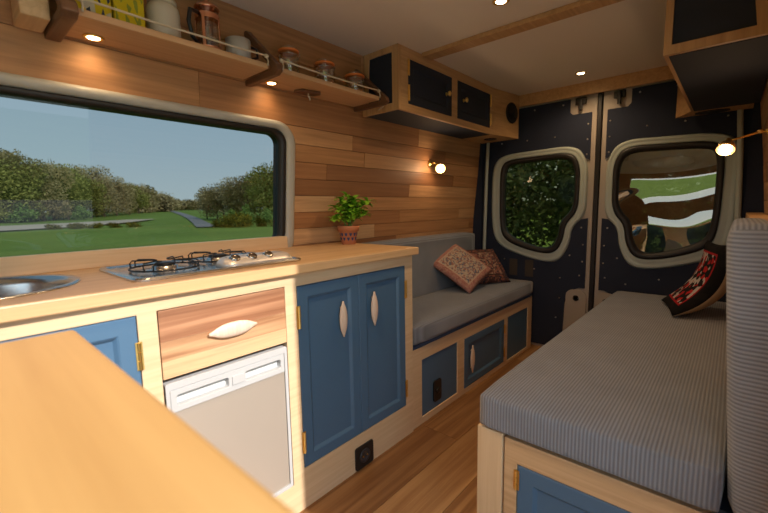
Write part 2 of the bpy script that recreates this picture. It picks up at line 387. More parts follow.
# ------------------------------------------------------------------ van shell
def planks(bm, y0, y1, z0, z1, h, thick, side, hole=None, seed=1):
    """horizontal boards with staggered end joints; side -1 = left wall, +1 = right wall"""
    rnd = random.Random(seed); z = z0; row = 0; L = tone_layer(bm)
    while z < z1-.005:
        zt = min(z+h, z1); y = y0 - rnd.random()*.6
        while y < y1:
            ye = y + rnd.uniform(.55, 1.5); a, c = max(y, y0), min(ye, y1); y = ye
            if c-a < .02: continue
            tone = rnd.choice([.12, .3, .42, .5, .58, .66, .72, .8, .95])
            segs = [(a, c)]
            if hole and zt > hole[2]+.001 and z < hole[3]-.001:
                segs = [s for s in ((a, min(c, hole[0])), (max(a, hole[1]), c)) if s[1]-s[0] > .003]
            for s0, s1 in segs:
                zz0, zz1 = z+.0012, zt-.0012; f = xw if side < 0 else xr; t = -thick if side < 0 else thick
                jo = rnd.uniform(0, .0012)*(-side)
                v = [bm.verts.new((f(q)+jo+o, yy, q)) for o in (0, t) for yy in (s0+.0008, s1-.0008) for q in (zz0, zz1)]
                for q in ((0, 1, 3, 2), (4, 6, 7, 5), (0, 4, 5, 1), (2, 3, 7, 6), (0, 2, 6, 4), (1, 5, 7, 3)):
                    fc = bm.faces.new([v[i] for i in q]); fc[L] = (tone, rnd.random() if False else tone*.37+.2, 1-tone)
        z = zt; row += 1
    return bm
WY0, WY1, WZ0, WZ1 = -.38, 1.10, .906, 1.445   # opening cut behind the white surround
b = bmesh.new()
planks(b, YF, 2.965, .0, .905, .0905, .012, -1, None, 3)
planks(b, YF, 2.965, .905, 1.469, .0805, .012, -1, (WY0, WY1, WZ0, WZ1), 11)
planks(b, YF, 2.965, 1.469, CEIL, .139, .012, -1, None, 5)
# body shell behind the boards, with the same opening
P = [(0, -1.635), (.95, -1.635), (1.4, -1.59), (1.93, -1.552)]
def shellface(bm, y0, y1, z0, z1, out=-.05, tone=.2):
    L = tone_layer(bm); zs = sorted({z0, z1, *[q for q in (.95, 1.4) if z0 < q < z1]})
    for a, c in zip(zs, zs[1:]):
        v = [bm.verts.new((xw(q)-.0125+o, yy, q)) for o in (0, out) for yy in (y0, y1) for q in (a, c)]
        for q in ((0, 1, 3, 2), (4, 6, 7, 5), (0, 4, 5, 1), (2, 3, 7, 6), (0, 2, 6, 4), (1, 5, 7, 3)): bm.faces.new([v[i] for i in q])[L] = (0.0, .2, 1)
shellface(b, YF, WY0, -.03, 1.93); shellface(b, WY1, 3.06, -.03, 1.93); shellface(b, WY0, WY1, -.03, WZ0); shellface(b, WY0, WY1, WZ1, 1.93)
struct(obj('wall_left', b, CEDAR), 'warm cedar plank cladding on the left wall of the van')

DOOR_Y1, DOOR_Z = .765, 1.752                   # the open sliding door on the right
b = bmesh.new()
planks(b, DOOR_Y1, 2.965, .0, CEIL, .0905, .012, 1, None, 21)
L_ = tone_layer(b)
def rshell(bm, y0, y1, z0, z1, x0=.013, x1=.07):
    v = [bm.verts.new((xr(q)+o, yy, q)) for o in (x0, x1) for yy in (y0, y1) for q in (z0, z1)]
    for q in ((0, 1, 3, 2), (4, 6, 7, 5), (0, 4, 5, 1), (2, 3, 7, 6), (0, 2, 6, 4), (1, 5, 7, 3)): bm.faces.new([v[i] for i in q])[L_] = (0.0, .2, 1)
rshell(b, DOOR_Y1, 3.06, -.03, .95); rshell(b, DOOR_Y1, 3.06, .95, 1.93); rshell(b, YF, DOOR_Y1, DOOR_Z, 1.93); rshell(b, YF, -.60, -.03, DOOR_Z)
struct(obj('wall_right', b, CEDAR), 'dim plank cladding on the right wall of the van')

b = B(-1.70, .24, YF-.05, 3.06, CEIL, CEIL+.05)
struct(obj('ceiling', b, CREAM), 'cream painted van ceiling')
b = bmesh.new(); rnd = random.Random(4); x = -1.66
while x < .2:
    w = .19; y = -1.2 - rnd.random()
    while y < 3.05:
        ye = y + rnd.uniform(.9, 1.8); box(b, x+.0008, x+w-.0008, max(y, YF)+.0008, min(ye, 3.04)-.0008, -.02, 0, tone=rnd.choice([.05, .3, .5, .7, .95])) if ye > YF+.01 else None; y = ye
    x += w
box(b, -1.70, .24, YF-.05, 3.06, -.06, -.021, tone=.1)
struct(obj('floor', b, FLOORW), 'oak plank floor of the aisle')
b = bmesh.new(); box(b, -1.70, .24, YF-.05, YF, 1.30, 1.60, tone=.45)  # invented bulkhead: colour bands to reflect in the rear glass, gap lets daylight in
box(b, -1.70, -1.15, YF-.05, YF, .92, 1.299, tone=.4); box(b, .14, .24, YF-.05, YF, .92, 1.299, tone=.4)
struct(obj('wall_front', b, CEDAR), 'invented plank bulkhead behind the camera, placed for the rear window reflection')
struct(obj('wall_front', B(-1.70, .24, YF-.05, YF, -.06, .88), BLUE), 'invented blue lower bulkhead behind the camera, coloured for the rear window reflection')
struct(obj('wall_front', B(-1.70, .24, YF-.05, YF, 1.601, 1.93), CREAM), 'invented cream headlining above the front opening, coloured for the rear window reflection')
struct(obj('trim_7', B(-1.70, .24, YF-.05, YF+.02, .881, .919), ASHX), 'invented pale rail on the lower bulkhead, added for the rear window reflection')

# ceiling batten and rear header (not parallel to each other by much, as in any hand-built van)
BOUNCE_GRAVEL = plain('bounce_gravel', (.56, .53, .50), .9, bump=.6, bscale=60, var=.15, vscale=20)
b = bmesh.new(); box(b, .35, 9, -7, 7, G-.1, G+.06)  # unseen gravel, added so sunlight bounces up onto the ceiling
struct(obj('added_gravel', b, BOUNCE_GRAVEL), 'invented pale gravel beside the open sliding door, added to bounce light inside')
struct(obj('trim_1', B(-1.29, -.20, 1.785, 1.862, CEIL-.022, CEIL, bev=.003), CAB), 'wooden batten across the ceiling')
struct(obj('trim_2', B(-1.56, .05, 2.955, 2.975, 1.805, CEIL), CAB), 'wooden header board above the rear doors')
struct(obj('trim_3', B(-1.625, -1.585, -.6, 1.105, .90, .956, bev=.002), ASH), 'pale wooden sill board under the side window')

# left side window
b = bmesh.new()
def wl(a0, a1, b0, b1, r, off): return [(xw(q)+off, p, q) for p, q in rrect(a0, a1, b0, b1, r)]
loft(b, [wl(-.45, 1.160, .85, 1.476, .10, -.005), wl(-.45, 1.160, .85, 1.476, .10, .010), wl(-.44, 1.150, .86, 1.466, .092, .018),
         wl(-.405, 1.120, .905, 1.448, .07, .018), wl(-.398, 1.112, .912, 1.441, .065, .002), wl(-.398, 1.112, .912, 1.441, .065, -.05)])
win = obj('window_1', b, WHITEF, smooth=True, origin=(-1.60, .36, .93)); struct(win, 'long side window over the worktop')
b = bmesh.new()
loft(b, [wl(-.398, 1.113, .911, 1.441, .065, -.05), wl(-.398, 1.113, .911, 1.441, .065, .006), wl(-.39, 1.105, .915, 1.435, .06, .010),
         wl(-.365, 1.084, .925, 1.424, .05, .000), wl(-.36, 1.080, .930, 1.420, .045, -.016), wl(-.36, 1.080, .930, 1.420, .045, -.05)])
obj('gasket', b, RUBBER, win, smooth=True)
b = bmesh.new(); prof = rrect(-.37, 1.088, .922, 1.427, .05)
vv = [b.verts.new((xw(q)-.018, p, q)) for p, q in prof]; b.faces.new(vv)
obj('window_glass', b, WINGLASS, win)

# rear doors
OUT = [(-1.482, 1.28), (-1.479, .915), (-1.425, .765), (-1.22, .690), (-1.04, .655), (-.935, .672), (-.872, .80), (-.862, .925), (-.775, 1.00), (-.772, 1.20), (-.775, 1.375), (-.850, 1.492), (-1.10, 1.485), (-1.40, 1.475), (-1.468, 1.40)]
GAS = [(-1.405, 1.28), (-1.402, .930), (-1.365, .815), (-1.22, .755), (-1.06, .722), (-.965, .735), (-.915, .830), (-.905, .945), (-.825, 1.03), (-.820, 1.20), (-.822, 1.355), (-.885, 1.445), (-1.10, 1.438), (-1.35, 1.432), (-1.396, 1.38)]
GLA = [(-1.370, 1.28), (-1.367, .945), (-1.335, .855), (-1.20, .795), (-1.07, .762), (-.995, .775), (-.955, .855), (-.945, .965), (-.860, 1.05), (-.855, 1.20), (-.858, 1.335), (-.905, 1.405), (-1.10, 1.400), (-1.335, 1.392), (-1.360, 1.35)]
def rear_door(name, side, glassm, label):
    # side 0: left door as measured; 1: mirrored about the door gap and a little narrower, as the photo shows
    def mx(p):
        if side == 0: return p
        return (-1.434-p[0]-.0 if False else -.717-(p[0]+.717)*.955, p[1])
    out, gas, gla = [[mx(p) for p in chaikin(q, 3)] for q in (OUT, GAS, GLA)]
    f = fy(REAR)
    edge = [(-1.54, .0), (-.736, .0), (-.736, 1.83), (-1.54, 1.83)]
    b = bmesh.new(); prism(b, [[mx(p) for p in edge], gas], fy(REAR+.006), .04)
    d = obj(name, b, VANMETAL, origin=(mx((-1.1, 0))[0], REAR+.02, 0)); struct(d, label)
    # raised window surround
    b = bmesh.new()
    def lerp(A, Bq, t, y): return [(a[0]+(c[0]-a[0])*t, y, a[1]+(c[1]-a[1])*t) for a, c in zip(A, Bq)]
    loft(b, [lerp(out, gas, 0, REAR+.004), lerp(out, gas, .08, REAR-.010), lerp(out, gas, .22, REAR-.018), lerp(out, gas, .45, REAR-.012),
             lerp(out, gas, .6, REAR-.010), lerp(out, gas, .85, REAR-.016), lerp(out, gas, 1, REAR-.012), lerp(out, gas, 1, REAR+.03)])
    obj('window_surround', b, SURR, d, smooth=True)
    b = bmesh.new()
    loft(b, [lerp(gas, gla, 0, REAR+.02), lerp(gas, gla, 0, REAR-.018), lerp(gas, gla, .3, REAR-.024), lerp(gas, gla, .7, REAR-.020), lerp(gas, gla, 1, REAR-.006), lerp(gas, gla, 1, REAR+.02)])
    obj('gasket', b, RUBBER, d, smooth=True)
    b = bmesh.new(); prism(b, [[(p[0], p[1]) for p in gla]], fy(REAR+.008), .004) if side == 0 else prism(b, [[(p[0], p[1]) for p in gla]], fy(REAR+.002), .004)
    obj('window_glass', b, glassm, d)
    # navy lining: one sheet open on the inner side where the bare metal shows beside the window
    o_ = chaikin(OUT, 3)
    itop = min(range(len(o_)), key=lambda i: (o_[i][0]+.790)**2+(o_[i][1]-1.40)**2)
    ibot = min(range(len(o_)), key=lambda i: (o_[i][0]+.800)**2+(o_[i][1]-.985)**2)
    # walk the outline from the top inner point, over the top, round the outside, to the lower inner point
    seq = []; i = itop
    while True:
        seq.append(o_[i]); 
        if i == ibot: break
        i = (i+1) % len(o_)
    poly = [(-.762, .985), (-.762, .49), (-.80, .49), (-.872, .455), (-.895, .36), (-.905, .02), (-1.535, .02), (-1.535, 1.80), (-.905, 1.80), (-.905, 1.715), (-.885, 1.695), (-.765, 1.695), (-.765, 1.38)]
    full = poly + [p for p in seq]
    b = bmesh.new(); prism(b, [[mx(p) for p in full]], fy(REAR-.004), .010)
    obj('navy_panel', b, NAVYF, d)
    # top latch on its bare metal patch
    b = bmesh.new(); box(b, -.87, -.80, REAR-.012, REAR-.004, 1.755, 1.80, bev=.003); box(b, -.845, -.825, REAR-.03, REAR-.004, 1.715, 1.79, bev=.003)
    for v in b.verts: v.co.x = mx((v.co.x, 0))[0]
    obj('latch', b, BLACK, d)
    # lower lock plate
    b = bmesh.new(); pl = rrect(-.885, -.748, -.2, .475, .05); pl = [(p[0], max(p[1], .03)) for p in pl]
    prism(b, [[mx(p) for p in pl]], fy(REAR-.010), .012); lp = obj('lock_plate', b, plain('lock_plate_paint', (.40, .36, .31), .4) if side == 0 else bpy.data.materials['lock_plate_paint'], d, bevel=.003)
    b = bmesh.new(); lathe(b, [(.02, 0), (.02, .006), (.014, .006), (.014, .001)], (mx((-.815, 0))[0], REAR-.009, .415), (0, -1, 0), 16)
    obj('lock_hole', b, BLACK, lp)
    b = bmesh.new(); box(b, *sorted((mx((-.80, 0))[0], mx((-.775, 0))[0])), REAR-.02, REAR-.009, .23, .255, bev=.003); obj('lock_button', b, BLACK, lp)
    # screws
    for sx, sz in [(-.785, 1.62), (-.785, 1.52), (-.785, 1.42), (-1.0, 1.56), (-1.20, 1.56), (-1.35, 1.77), (-1.15, 1.77), (-.95, 1.77), (-1.40, 1.56), (-1.5, 1.66),
                   (-.80, .92), (-.785, .80), (-.785, .68), (-.80, .58), (-.93, .55), (-1.12, .60), (-1.36, .66), (-.93, .40), (-.95, .25), (-1.5, .60), (-1.5, .40), (-.87, .72)]:
        b = bmesh.new(); lathe(b, [(.0055, 0), (.0055, .0025), (.003, .004)], (mx((sx, 0))[0], REAR-.004, sz), (0, -1, 0), 10); obj('screw', b, SCREW, d, smooth=True)
    if side == 0:
        for sx, sz in ((-1.285, .60), (-1.16, .60)):
            obj('vent_slot', B(sx-.032, sx+.032, REAR-.0065, REAR-.0035, sz-.065, sz+.065, bev=.001), plain('vent_shadow', (.06, .045, .035), .8) if 'vent_shadow' not in bpy.data.materials else bpy.data.materials['vent_shadow'], d)
    return d
rear_door('door_1', 0, REARGLASS, 'left rear door with navy lining and a clear dark window')
rear_door('door_2', 1, WAVYGLASS, 'right rear door with navy lining and a window full of wavy reflections')
b = bmesh.new(); box(b, -.737, -.697, REAR+.012, REAR+.03, 0, 1.83); box(b, -.730, -.704, REAR-.010, REAR+.02, 0, 1.81, bev=.004)
struct(obj('trim_4', b, RUBBER), 'black rubber seal between the two rear doors')
b = bmesh.new()
box(b, -1.70, -1.545, REAR-.05, REAR+.06, -.03, 1.93); box(b, .034, .24, REAR-.05, REAR+.06, -.03, 1.93)
box(b, -1.545, .042, REAR-.01, REAR+.06, 1.825, 1.93); box(b, -1.545, .042, REAR-.01, REAR+.06, -.06, -.003)
struct(obj('wall_rear', b, NAVYF), 'dark navy lined pillars around the rear doors')
b = bmesh.new(); tube(b, [(-1.525, REAR-.045, 0), (-1.518, REAR-.045, .7), (-1.505, REAR-.045, 1.35), (-1.485, REAR-.045, 1.80)], .013, 8)
struct(obj('trim_5', b, SURR, smooth=True), 'pale metal edge strip left of the rear doors')
b = bmesh.new(); tube(b, [(.03, REAR-.05, 0), (.025, REAR-.05, .7), (.0, REAR-.05, 1.35), (-.03, REAR-.05, 1.80)], .014, 8)
struct(obj('trim_6', b, SURR, smooth=True), 'pale metal edge strip right of the rear doors')

# ------------------------------------------------------------------ joinery helpers
def panel_door(name, y0, y1, z0, z1, xf, m, parent, t=.018, fr=.040, raised=True, out=1):
    """frame-and-panel door facing +x (out=1) whose face lies at xf"""
    def R(i, d): return [(xf+out*d, y, z) for y, z in ((y0+i, z0+i), (y1-i, z0+i), (y1-i, z1-i), (y0+i, z1-i))]
    b = bmesh.new()
    rings = [R(.0, -t), R(0, -.002), R(.002, 0)]
    if raised: rings += [R(fr, 0), R(fr+.004, -.002), R(fr+.012, -.009), R(fr+.016, -.009)]
    loft(b, rings, True, (True, True)); return obj(name, b, m, parent)
def lens_handle(parent, c, length, width, depth, axis, normal=(1, 0, 0), m=None):
    """pale wooden grip, pointed oval in outline, domed, on two short studs"""
    n_ = Vector(normal); a = Vector(axis); w = n_.cross(a); c = Vector(c); b = bmesh.new(); rings = []
    for i in range(15):
        t = -1+2*i/14; r = max(.16, (1-abs(t)**2.6)) * width/2*1.4
        rings.append([c + a*t*length/2 + w*r*cos(q) + n_*(depth*.50+depth*.45*sin(q)*max(.35, 1-t*t)) for q in [2*pi*k/12 for k in range(12)]])
    loft(b, rings, True, (True, True))
    for s in (-.62, .62): lathe(b, [(width*.22, 0), (width*.22, depth*.45)], c+a*s*length/2, normal, 8)
    return obj('handle', b, m or HANDLE, parent, smooth=True)
def hinge(parent, c, h, normal=(1, 0, 0), side=(0, 1, 0), w=.016):
    n_ = Vector(normal); s = Vector(side); c = Vector(c); b = bmesh.new()
    p = [c - s*w/2 + Vector((0, 0, -h/2)), c + s*w/2 + Vector((0, 0, -h/2)), c + s*w/2 + Vector((0, 0, h/2)), c - s*w/2 + Vector((0, 0, h/2))]
    loft(b, [[q for q in p], [q+n_*.002 for q in p]], True, (True, True))
    for k in range(3): z = -h/2 + h*(k+.04)/3; tube(b, [c+n_*.004+Vector((0, 0, z)), c+n_*.004+Vector((0, 0, z+h*.92/3))], .0038, 8)
    for k in (-1, 1):
        for j in (-1, 1): lathe(b, [(.002, .002), (.0015, .003)], c+s*w*.32*j+Vector((0, 0, h*.3*k)), normal, 6)
    return obj('hinge', b, BRASS, parent)
XF = -1.10

# ------------------------------------------------------------------ kitchen cabinet
kc = thing('kitchen_cabinet', (-1.35, .42, 0), 'pale wooden kitchen base cabinet with blue doors, under the side window and the long worktop', 'cabinet')
b = bmesh.new()
prism(b, [rect(-.60, 1.440, 0, .865), rect(-.08, .311, .155, .826), rect(.357, .746, .115, .828), rect(.793, 1.385, .155, .822)], fx(XF-.020), .020)
obj('face_frame', b, ASH, kc, bevel=.0015)
b = bmesh.new(); box(b, -1.612, XF-.0205, 1.420, 1.4395, 0, .864); obj('side_panel', b, ASHZ, kc)
b = bmesh.new(); box(b, -1.612, XF-.0205, .75, .79, .10, .864); box(b, -1.612, XF-.0205, -.60, -.58, 0, .864); box(b, -1.612, XF-.0205, .315, .352, .10, .864)
box(b, -1.612, XF-.0205, .7905, 1.4195, .10, .13); box(b, -1.612, XF-.0205, -.579, .3145, .10, .13); box(b, -1.612, -1.60, -.579, 1.4195, .131, .70)
obj('carcass', b, ASH, kc)
d = panel_door('cabinet_door', -.078, .309, .157, .824, XF+.001, BLUE, kc); lens_handle(d, (XF+.001, -.02, .66), .13, .024, .022, (0, 0, 1)); hinge(d, (XF+.002, .309, .722), .072)
hinge(d, (XF+.002, .309, .26), .072)
d = panel_door('cabinet_door', .795, 1.087, .157, .820, XF+.001, BLUE, kc); lens_handle(d, (XF+.001, .992, .665), .138, .026, .024, (0, 0, 1)); hinge(d, (XF+.002, .795, .713), .08); hinge(d, (XF+.002, .795, .255), .08)
d = panel_door('cabinet_door', 1.0895, 1.383, .157, .820, XF+.001, BLUE, kc); lens_handle(d, (XF+.001, 1.166, .67), .142, .026, .024, (0, 0, 1)); hinge(d, (XF+.002, 1.386, .713), .08); hinge(d, (XF+.002, 1.386, .24), .08)
b = bmesh.new(); box(b, XF-.019, XF+.001, .359, .744, .742, .826, tone=.12); box(b, XF-.019, XF+.001, .359, .744, .688, .7415, tone=.5); box(b, XF-.019, XF+.001, .359, .744, .640, .6875, tone=.9)
d = obj('drawer_front', b, RECL, kc, bevel=.001); lens_handle(d, (XF+.001, .556, .734), .150, .032, .022, (0, 1, 0))
b = bmesh.new(); prism(b, [rrect(1.043, 1.148, .006, .104, .010, 4)], fx(XF+.0005), .006)
s = obj('power_socket', b, BLACK, kc, bevel=.002)
b = bmesh.new(); lathe(b, [(.030, .0), (.030, .003), (.022, .0035), (.020, .001)], (XF+.0062, 1.095, .055), (1, 0, 0), 20); obj('socket_ring', b, plain('dark_grey_plastic', (.03, .03, .035), .35), s, smooth=True)
for q in (-.012, .012):
    b = bmesh.new(); lathe(b, [(.0035, 0), (.0035, .003)], (XF+.0085, 1.095+q, .055), (1, 0, 0), 8); obj('socket_pin', b, BRASS, s)

# worktop with the sink cut out
SX, SY, SR = -1.375, .045, .195
b = bmesh.new(); circ = [(SX+SR*cos(2*pi*i/48), SY+SR*sin(2*pi*i/48)) for i in range(48)]
prism(b, [rect(-1.612, -1.078, -.60, 1.463), circ], fz(.866), .034)
tag(obj('worktop', b, TOPW, bevel=.004), 'long light wooden worktop holding the hob and sink, running below the side window', 'worktop')
b = bmesh.new(); R_ = SR-.004
lathe(b, [(.02, -.150), (R_*.75, -.148), (R_*.93, -.12), (R_-.006, -.02), (R_, .001), (R_+.004, .0035), (R_+.018, .0045), (R_+.021, .001), (R_+.021, .0005), (R_-.001, .0005), (R_-.004, -.02), (R_*.95, -.125), (R_*.76, -.152), (.02, -.154)], (SX, SY, .900), seg=56)
sk = obj('sink', b, STEEL, smooth=True); tag(sk, 'round stainless steel sink let into the left end of the worktop', 'sink')
b = bmesh.new(); lathe(b, [(.03, 0), (.03, .003), (.02, .004), (.015, .001)], (SX, SY, .753), seg=20); obj('drain', b, STEEL, sk, smooth=True)

# hob
hb = thing('gas_hob', (-1.325, .605, .900), 'two burner stainless steel gas hob with black wire pan rests, set into the worktop', 'hob')
b = bmesh.new()
def rz(i, z, x0=-1.512, x1=-1.145, y0=.328, y1=.868, r=.035): return [(p, q, z) for p, q in rrect(x0+i, x1-i, y0+i, y1-i, max(r-i, .004), 6)]
loft(b, [rz(0, .9005), rz(0, .905), rz(.004, .909), rz(.016, .909), rz(.024, .9045), rz(.03, .9045)], True, (True, True))
obj('hob_plate', b, STEEL, hb, smooth=False)
b = bmesh.new()
def cp(i, z): return [(p, q, z) for p, q in rrect(-1.265+i, -1.160-i, .580+i, .850-i, .045-i*.6, 8)]
loft(b, [cp(0, .905), cp(.006, .915), cp(.016, .926), cp(.03, .930)], True, (True, True)); 
for v in b.verts:
    if v.co.z > .91: v.co.z += .006*(v.co.x+1.16)/-.10
obj('control_panel', b, plain('satin_steel', (.78, .72, .66), .4, .6), hb, smooth=True)
for kx, ky in ((-1.190, .625), (-1.190, .685), (-1.190, .745)):
    b = bmesh.new(); lathe(b, [(.019, 0), (.019, .003), (.0155, .005), (.015, .014), (.012, .016)], (kx, ky, .923), (.6, 0, .8), 20)
    k = obj('knob', b, plain('knob_chrome', (.45, .42, .38), .2, 1) if 'knob_chrome' not in bpy.data.materials else bpy.data.materials['knob_chrome'], hb, smooth=True)
for bx, by, br in ((-1.315, .462, .036), (-1.385, .665, .040)):
    b = bmesh.new(); lathe(b, [(br+.022, 0), (br+.018, .002), (br, .004), (br, .012), (br-.006, .014)], (bx, by, .9045), seg=24); bu = obj('burner', b, STEEL, hb, smooth=True)
    b = bmesh.new(); lathe(b, [(br*.8, 0), (br*.82, .004), (br*.7, .008)], (bx, by, .918), seg=24); obj('burner_cap', b, IRON, bu, smooth=True)
    # wire pan rest: four bent loops
    b = bmesh.new(); zt = .934
    for a in (45, 135, 225, 315):
        ca, sa = cos(radians(a)), sin(radians(a)); px, py = -sa, ca
        def q(r, s, z): return (bx+ca*r+px*s, by+sa*r+py*s, z)
        tube(b, [q(.095, -.012, .909), q(.097, -.014, .926), q(.088, -.016, zt), q(.04, -.010, zt), q(.026, -.004, zt-.001), q(.026, .004, zt-.001), q(.04, .010, zt), q(.088, .016, zt), q(.097, .014, .926), q(.095, .012, .909)], .0022, 6)
    tube(b, [(bx+.095*cos(2*pi*i/28), by+.095*sin(2*pi*i/28), .9115) for i in range(28)], .0026, 6, True)
    obj('pan_rest', b, IRON, hb, smooth=True)

# fridge
fr = thing('fridge', (-1.34, .551, .116), 'small silver built-in fridge under the drawer, left of the pair of blue doors', 'fridge')
obj('fridge_body', B(-1.58, -1.125, .362, .741, .118, .625), SILVER, fr)
b = bmesh.new(); prism(b, [rrect(.361, .742, .118, .626, .006, 3), rect(.371, .731, .130, .606)], fx(-1.124), .026); obj('door_frame', b, SILVER, fr, bevel=.002)
dp = obj('door_panel', B(-1.123, -1.103, .372, .730, .131, .540), FRIDGEM, fr)
b = bmesh.new(); prism(b, [rect(.372, .730, .541, .605), rrect(.388, .535, .558, .588, .006, 3), rrect(.590, .716, .558, .588, .006, 3)], fx(-1.120), .021)
hs = obj('handle_strip', b, SILVER, fr, bevel=.0015)
obj('handle_recess', B(-1.1225, -1.1205, .375, .728, .545, .601), plain('white_recess', (.62, .62, .61), .4), hs)
b = bmesh.new(); box(b, -1.0985, -1.0955, .545, .585, .560, .588, bev=.001); obj('latch', b, SILVER, hs)

# ------------------------------------------------------------------ near worktop (bottom left corner of the photo)
b = bmesh.new(); prism(b, [[(-.777, .133), (-.08, .130), (-.08, -.55), (-.790, -.55)]], fz(.862), .038)
tag(obj('table_top', b, TABLEW, bevel=.008, seg=3), 'large orange-brown wooden table top close up, filling the bottom left corner', 'table')
nb = thing('storage_cabinet', (-.45, -.25, 0), 'plain wooden cabinet carcass hidden underneath the close-up table top', 'cabinet')
obj('carcass', B(-.72, -.16, -.50, .06, 0, .861), ASH, nb)

# ------------------------------------------------------------------ left bench
XB = -1.108
lb = thing('bench_seat', (-1.36, 2.2, 0), 'low wooden bench box with three navy panels, beyond the kitchen cabinet by the rear door', 'bench')
b = bmesh.new(); prism(b, [rect(1.4405, 2.938, 0, .400), rect(1.523, 1.861, .035, .334), rect(1.934, 2.458, .030, .330), rect(2.512, 2.866, .022, .330)], fx(XB-.020), .020)
obj('face_frame', b, ASH, lb, bevel=.0015)
b = bmesh.new(); box(b, -1.612, XB-.0205, 2.918, 2.938, 0, .399); obj('side_panel', b, ASH, lb); b = bmesh.new(); box(b, -1.612, XB-.0205, 1.4405, 1.46, 0, .399); obj('side_panel', b, ASH, lb)
obj('seat_board', B(-1.612, XB-.002, 1.4405, 2.937, .4005, .418), plain('seat_board_blue', (.03, .07, .15), .5), lb)
p1 = obj('front_panel', B(XB-.018, XB-.006, 1.5235, 1.8605, .0355, .3335), BLUE, lb)
b = bmesh.new(); prism(b, [rrect(1.625, 1.695, .070, .185, .015, 4)], fx(XB-.0055), .008); so = obj('switch_plate', b, BLACK, p1, bevel=.002)
b = bmesh.new(); lathe(b, [(.018, 0), (.018, .004), (.012, .005)], (XB+.0026, 1.66, .128), (1, 0, 0), 16); obj('socket_ring', b, IRON, so, smooth=True)
d = panel_door('bench_door', 1.936, 2.456, .032, .328, XB+.001, BLUE, lb); lens_handle(d, (XB+.001, 2.01, .192), .165, .030, .022, (0, 0, 1)); hinge(d, (XB+.002, 2.458, .262), .06); hinge(d, (XB+.002, 2.458, .10), .06)
obj('front_panel', B(XB-.018, XB-.006, 2.5125, 2.8655, .0225, .3295), BLUE, lb)
def cushion(x0, x1, y0, y1, z0, z1, r=.022, puff=.006):
    """box cushion with rounded edges and slightly full faces"""
    b = bmesh.new(); nx, ny, nz_ = [max(2, int(round(q/.06))) for q in (x1-x0, y1-y0, z1-z0)]
    bmesh.ops.create_cube(b, size=1)
    bmesh.ops.subdivide_edges(b, edges=b.edges[:], cuts=9, use_grid_fill=True)
    sx, sy, sz = x1-x0, y1-y0, z1-z0
    def warp(t): return math.copysign(abs(t)**.55, t)
    for v in b.verts:
        p = Vector([warp(2*c)*.5 for c in v.co]); q = Vector((p.x*sx, p.y*sy, p.z*sz))
        h = Vector((sx/2-r, sy/2-r, sz/2-r)); c = Vector((max(-h.x, min(h.x, q.x)), max(-h.y, min(h.y, q.y)), max(-h.z, min(h.z, q.z))))
        dlt = q-c
        if dlt.length > 1e-9: q = c + dlt.normalized()*r
        ux, uy, uz = 2*p.x, 2*p.y, 2*p.z
        if abs(ux) > .97: q.x += math.copysign(puff*(1-uy**4)*(1-uz**4), ux)
        if abs(uy) > .97: q.y += math.copysign(puff*(1-ux**4)*(1-uz**4), uy)
        if uz > .97: q.z += puff*(1-ux**4)*(1-uy**4)
        v.co = q + Vector(((x0+x1)/2, (y0+y1)/2, (z0+z1)/2))
    return b
tag(obj('seat_cushion', cushion(-1.475, -1.095, 1.452, 2.935, .4185, .522), SOFA_L, smooth=True), 'long grey seat cushion lying on the far left bench box under two patterned cushions', 'cushion')
b = cushion(-1.607, -1.480, 1.478, 2.745, .4185, .882)
tag(obj('back_cushion', b, SOFA_L, smooth=True), 'long grey back cushion standing against the plank wall behind the left bench', 'cushion')

# ------------------------------------------------------------------ right bench
RB = -.550
rb = thing('bench_seat', (-.2, 1.9, 0), 'wide wooden bench box with a navy door, at lower right under the big ribbed cushion', 'bench')
obj('corner_post', B(RB, -.468, 1.043, 1.065, 0, .415, bev=.003), ASHZ, rb)
b = bmesh.new(); prism(b, [rect(-.463, .105, 0, .408), rect(-.424, .06, .05, .338)], fy(1.046), .020); obj('face_frame', b, ASHX, rb, bevel=.0015)
def panel_door_y(x0, x1, z0, z1, yf, m, parent, t=.018, frr=.045):
    def R(i, dd): return [(x, yf+dd, z) for x, z in ((x0+i, z0+i), (x1-i, z0+i), (x1-i, z1-i), (x0+i, z1-i))]
    b = bmesh.new(); loft(b, [R(0, t), R(0, .002), R(.002, 0), R(frr, 0), R(frr+.003, .002), R(frr+.011, .008), R(frr+.015, .008)], True, (True, True)); return obj('bench_door', b, m, parent)
d = panel_door_y(-.422, .058, .052, .336, 1.0455, BLUE, rb); hinge(d, (-.424, 1.045, .290), .06, normal=(0, -1, 0), side=(1, 0, 0))
b = bmesh.new(); box(b, RB, RB+.018, 1.066, 2.93, 0, .407); obj('side_panel', b, ASH, rb); b = bmesh.new(); box(b, RB+.019, .115, 2.91, 2.93, 0, .407); obj('end_panel', b, ASH, rb)
obj('seat_board', B(RB+.002, .122, 1.0665, 2.932, .4085, .418), NAVY, rb)
b = cushion(-.545, .024, 1.030, 2.90, .4185, .528, r=.020, puff=.004)
tag(obj('seat_cushion', b, SOFA_R, smooth=True), 'large ribbed grey seat cushion on the right bench, nearest to the camera', 'cushion')
b = cushion(.032, .118, 1.035, 1.50, .4185, 1.036, r=.028, puff=.002)
for v in b.verts: v.co.x += .000 - .044*(v.co.z-.43)/.62
tag(obj('back_cushion', b, SOFA_B, smooth=True), 'tall ribbed grey back cushion standing upright at the right edge of the photo', 'cushion')

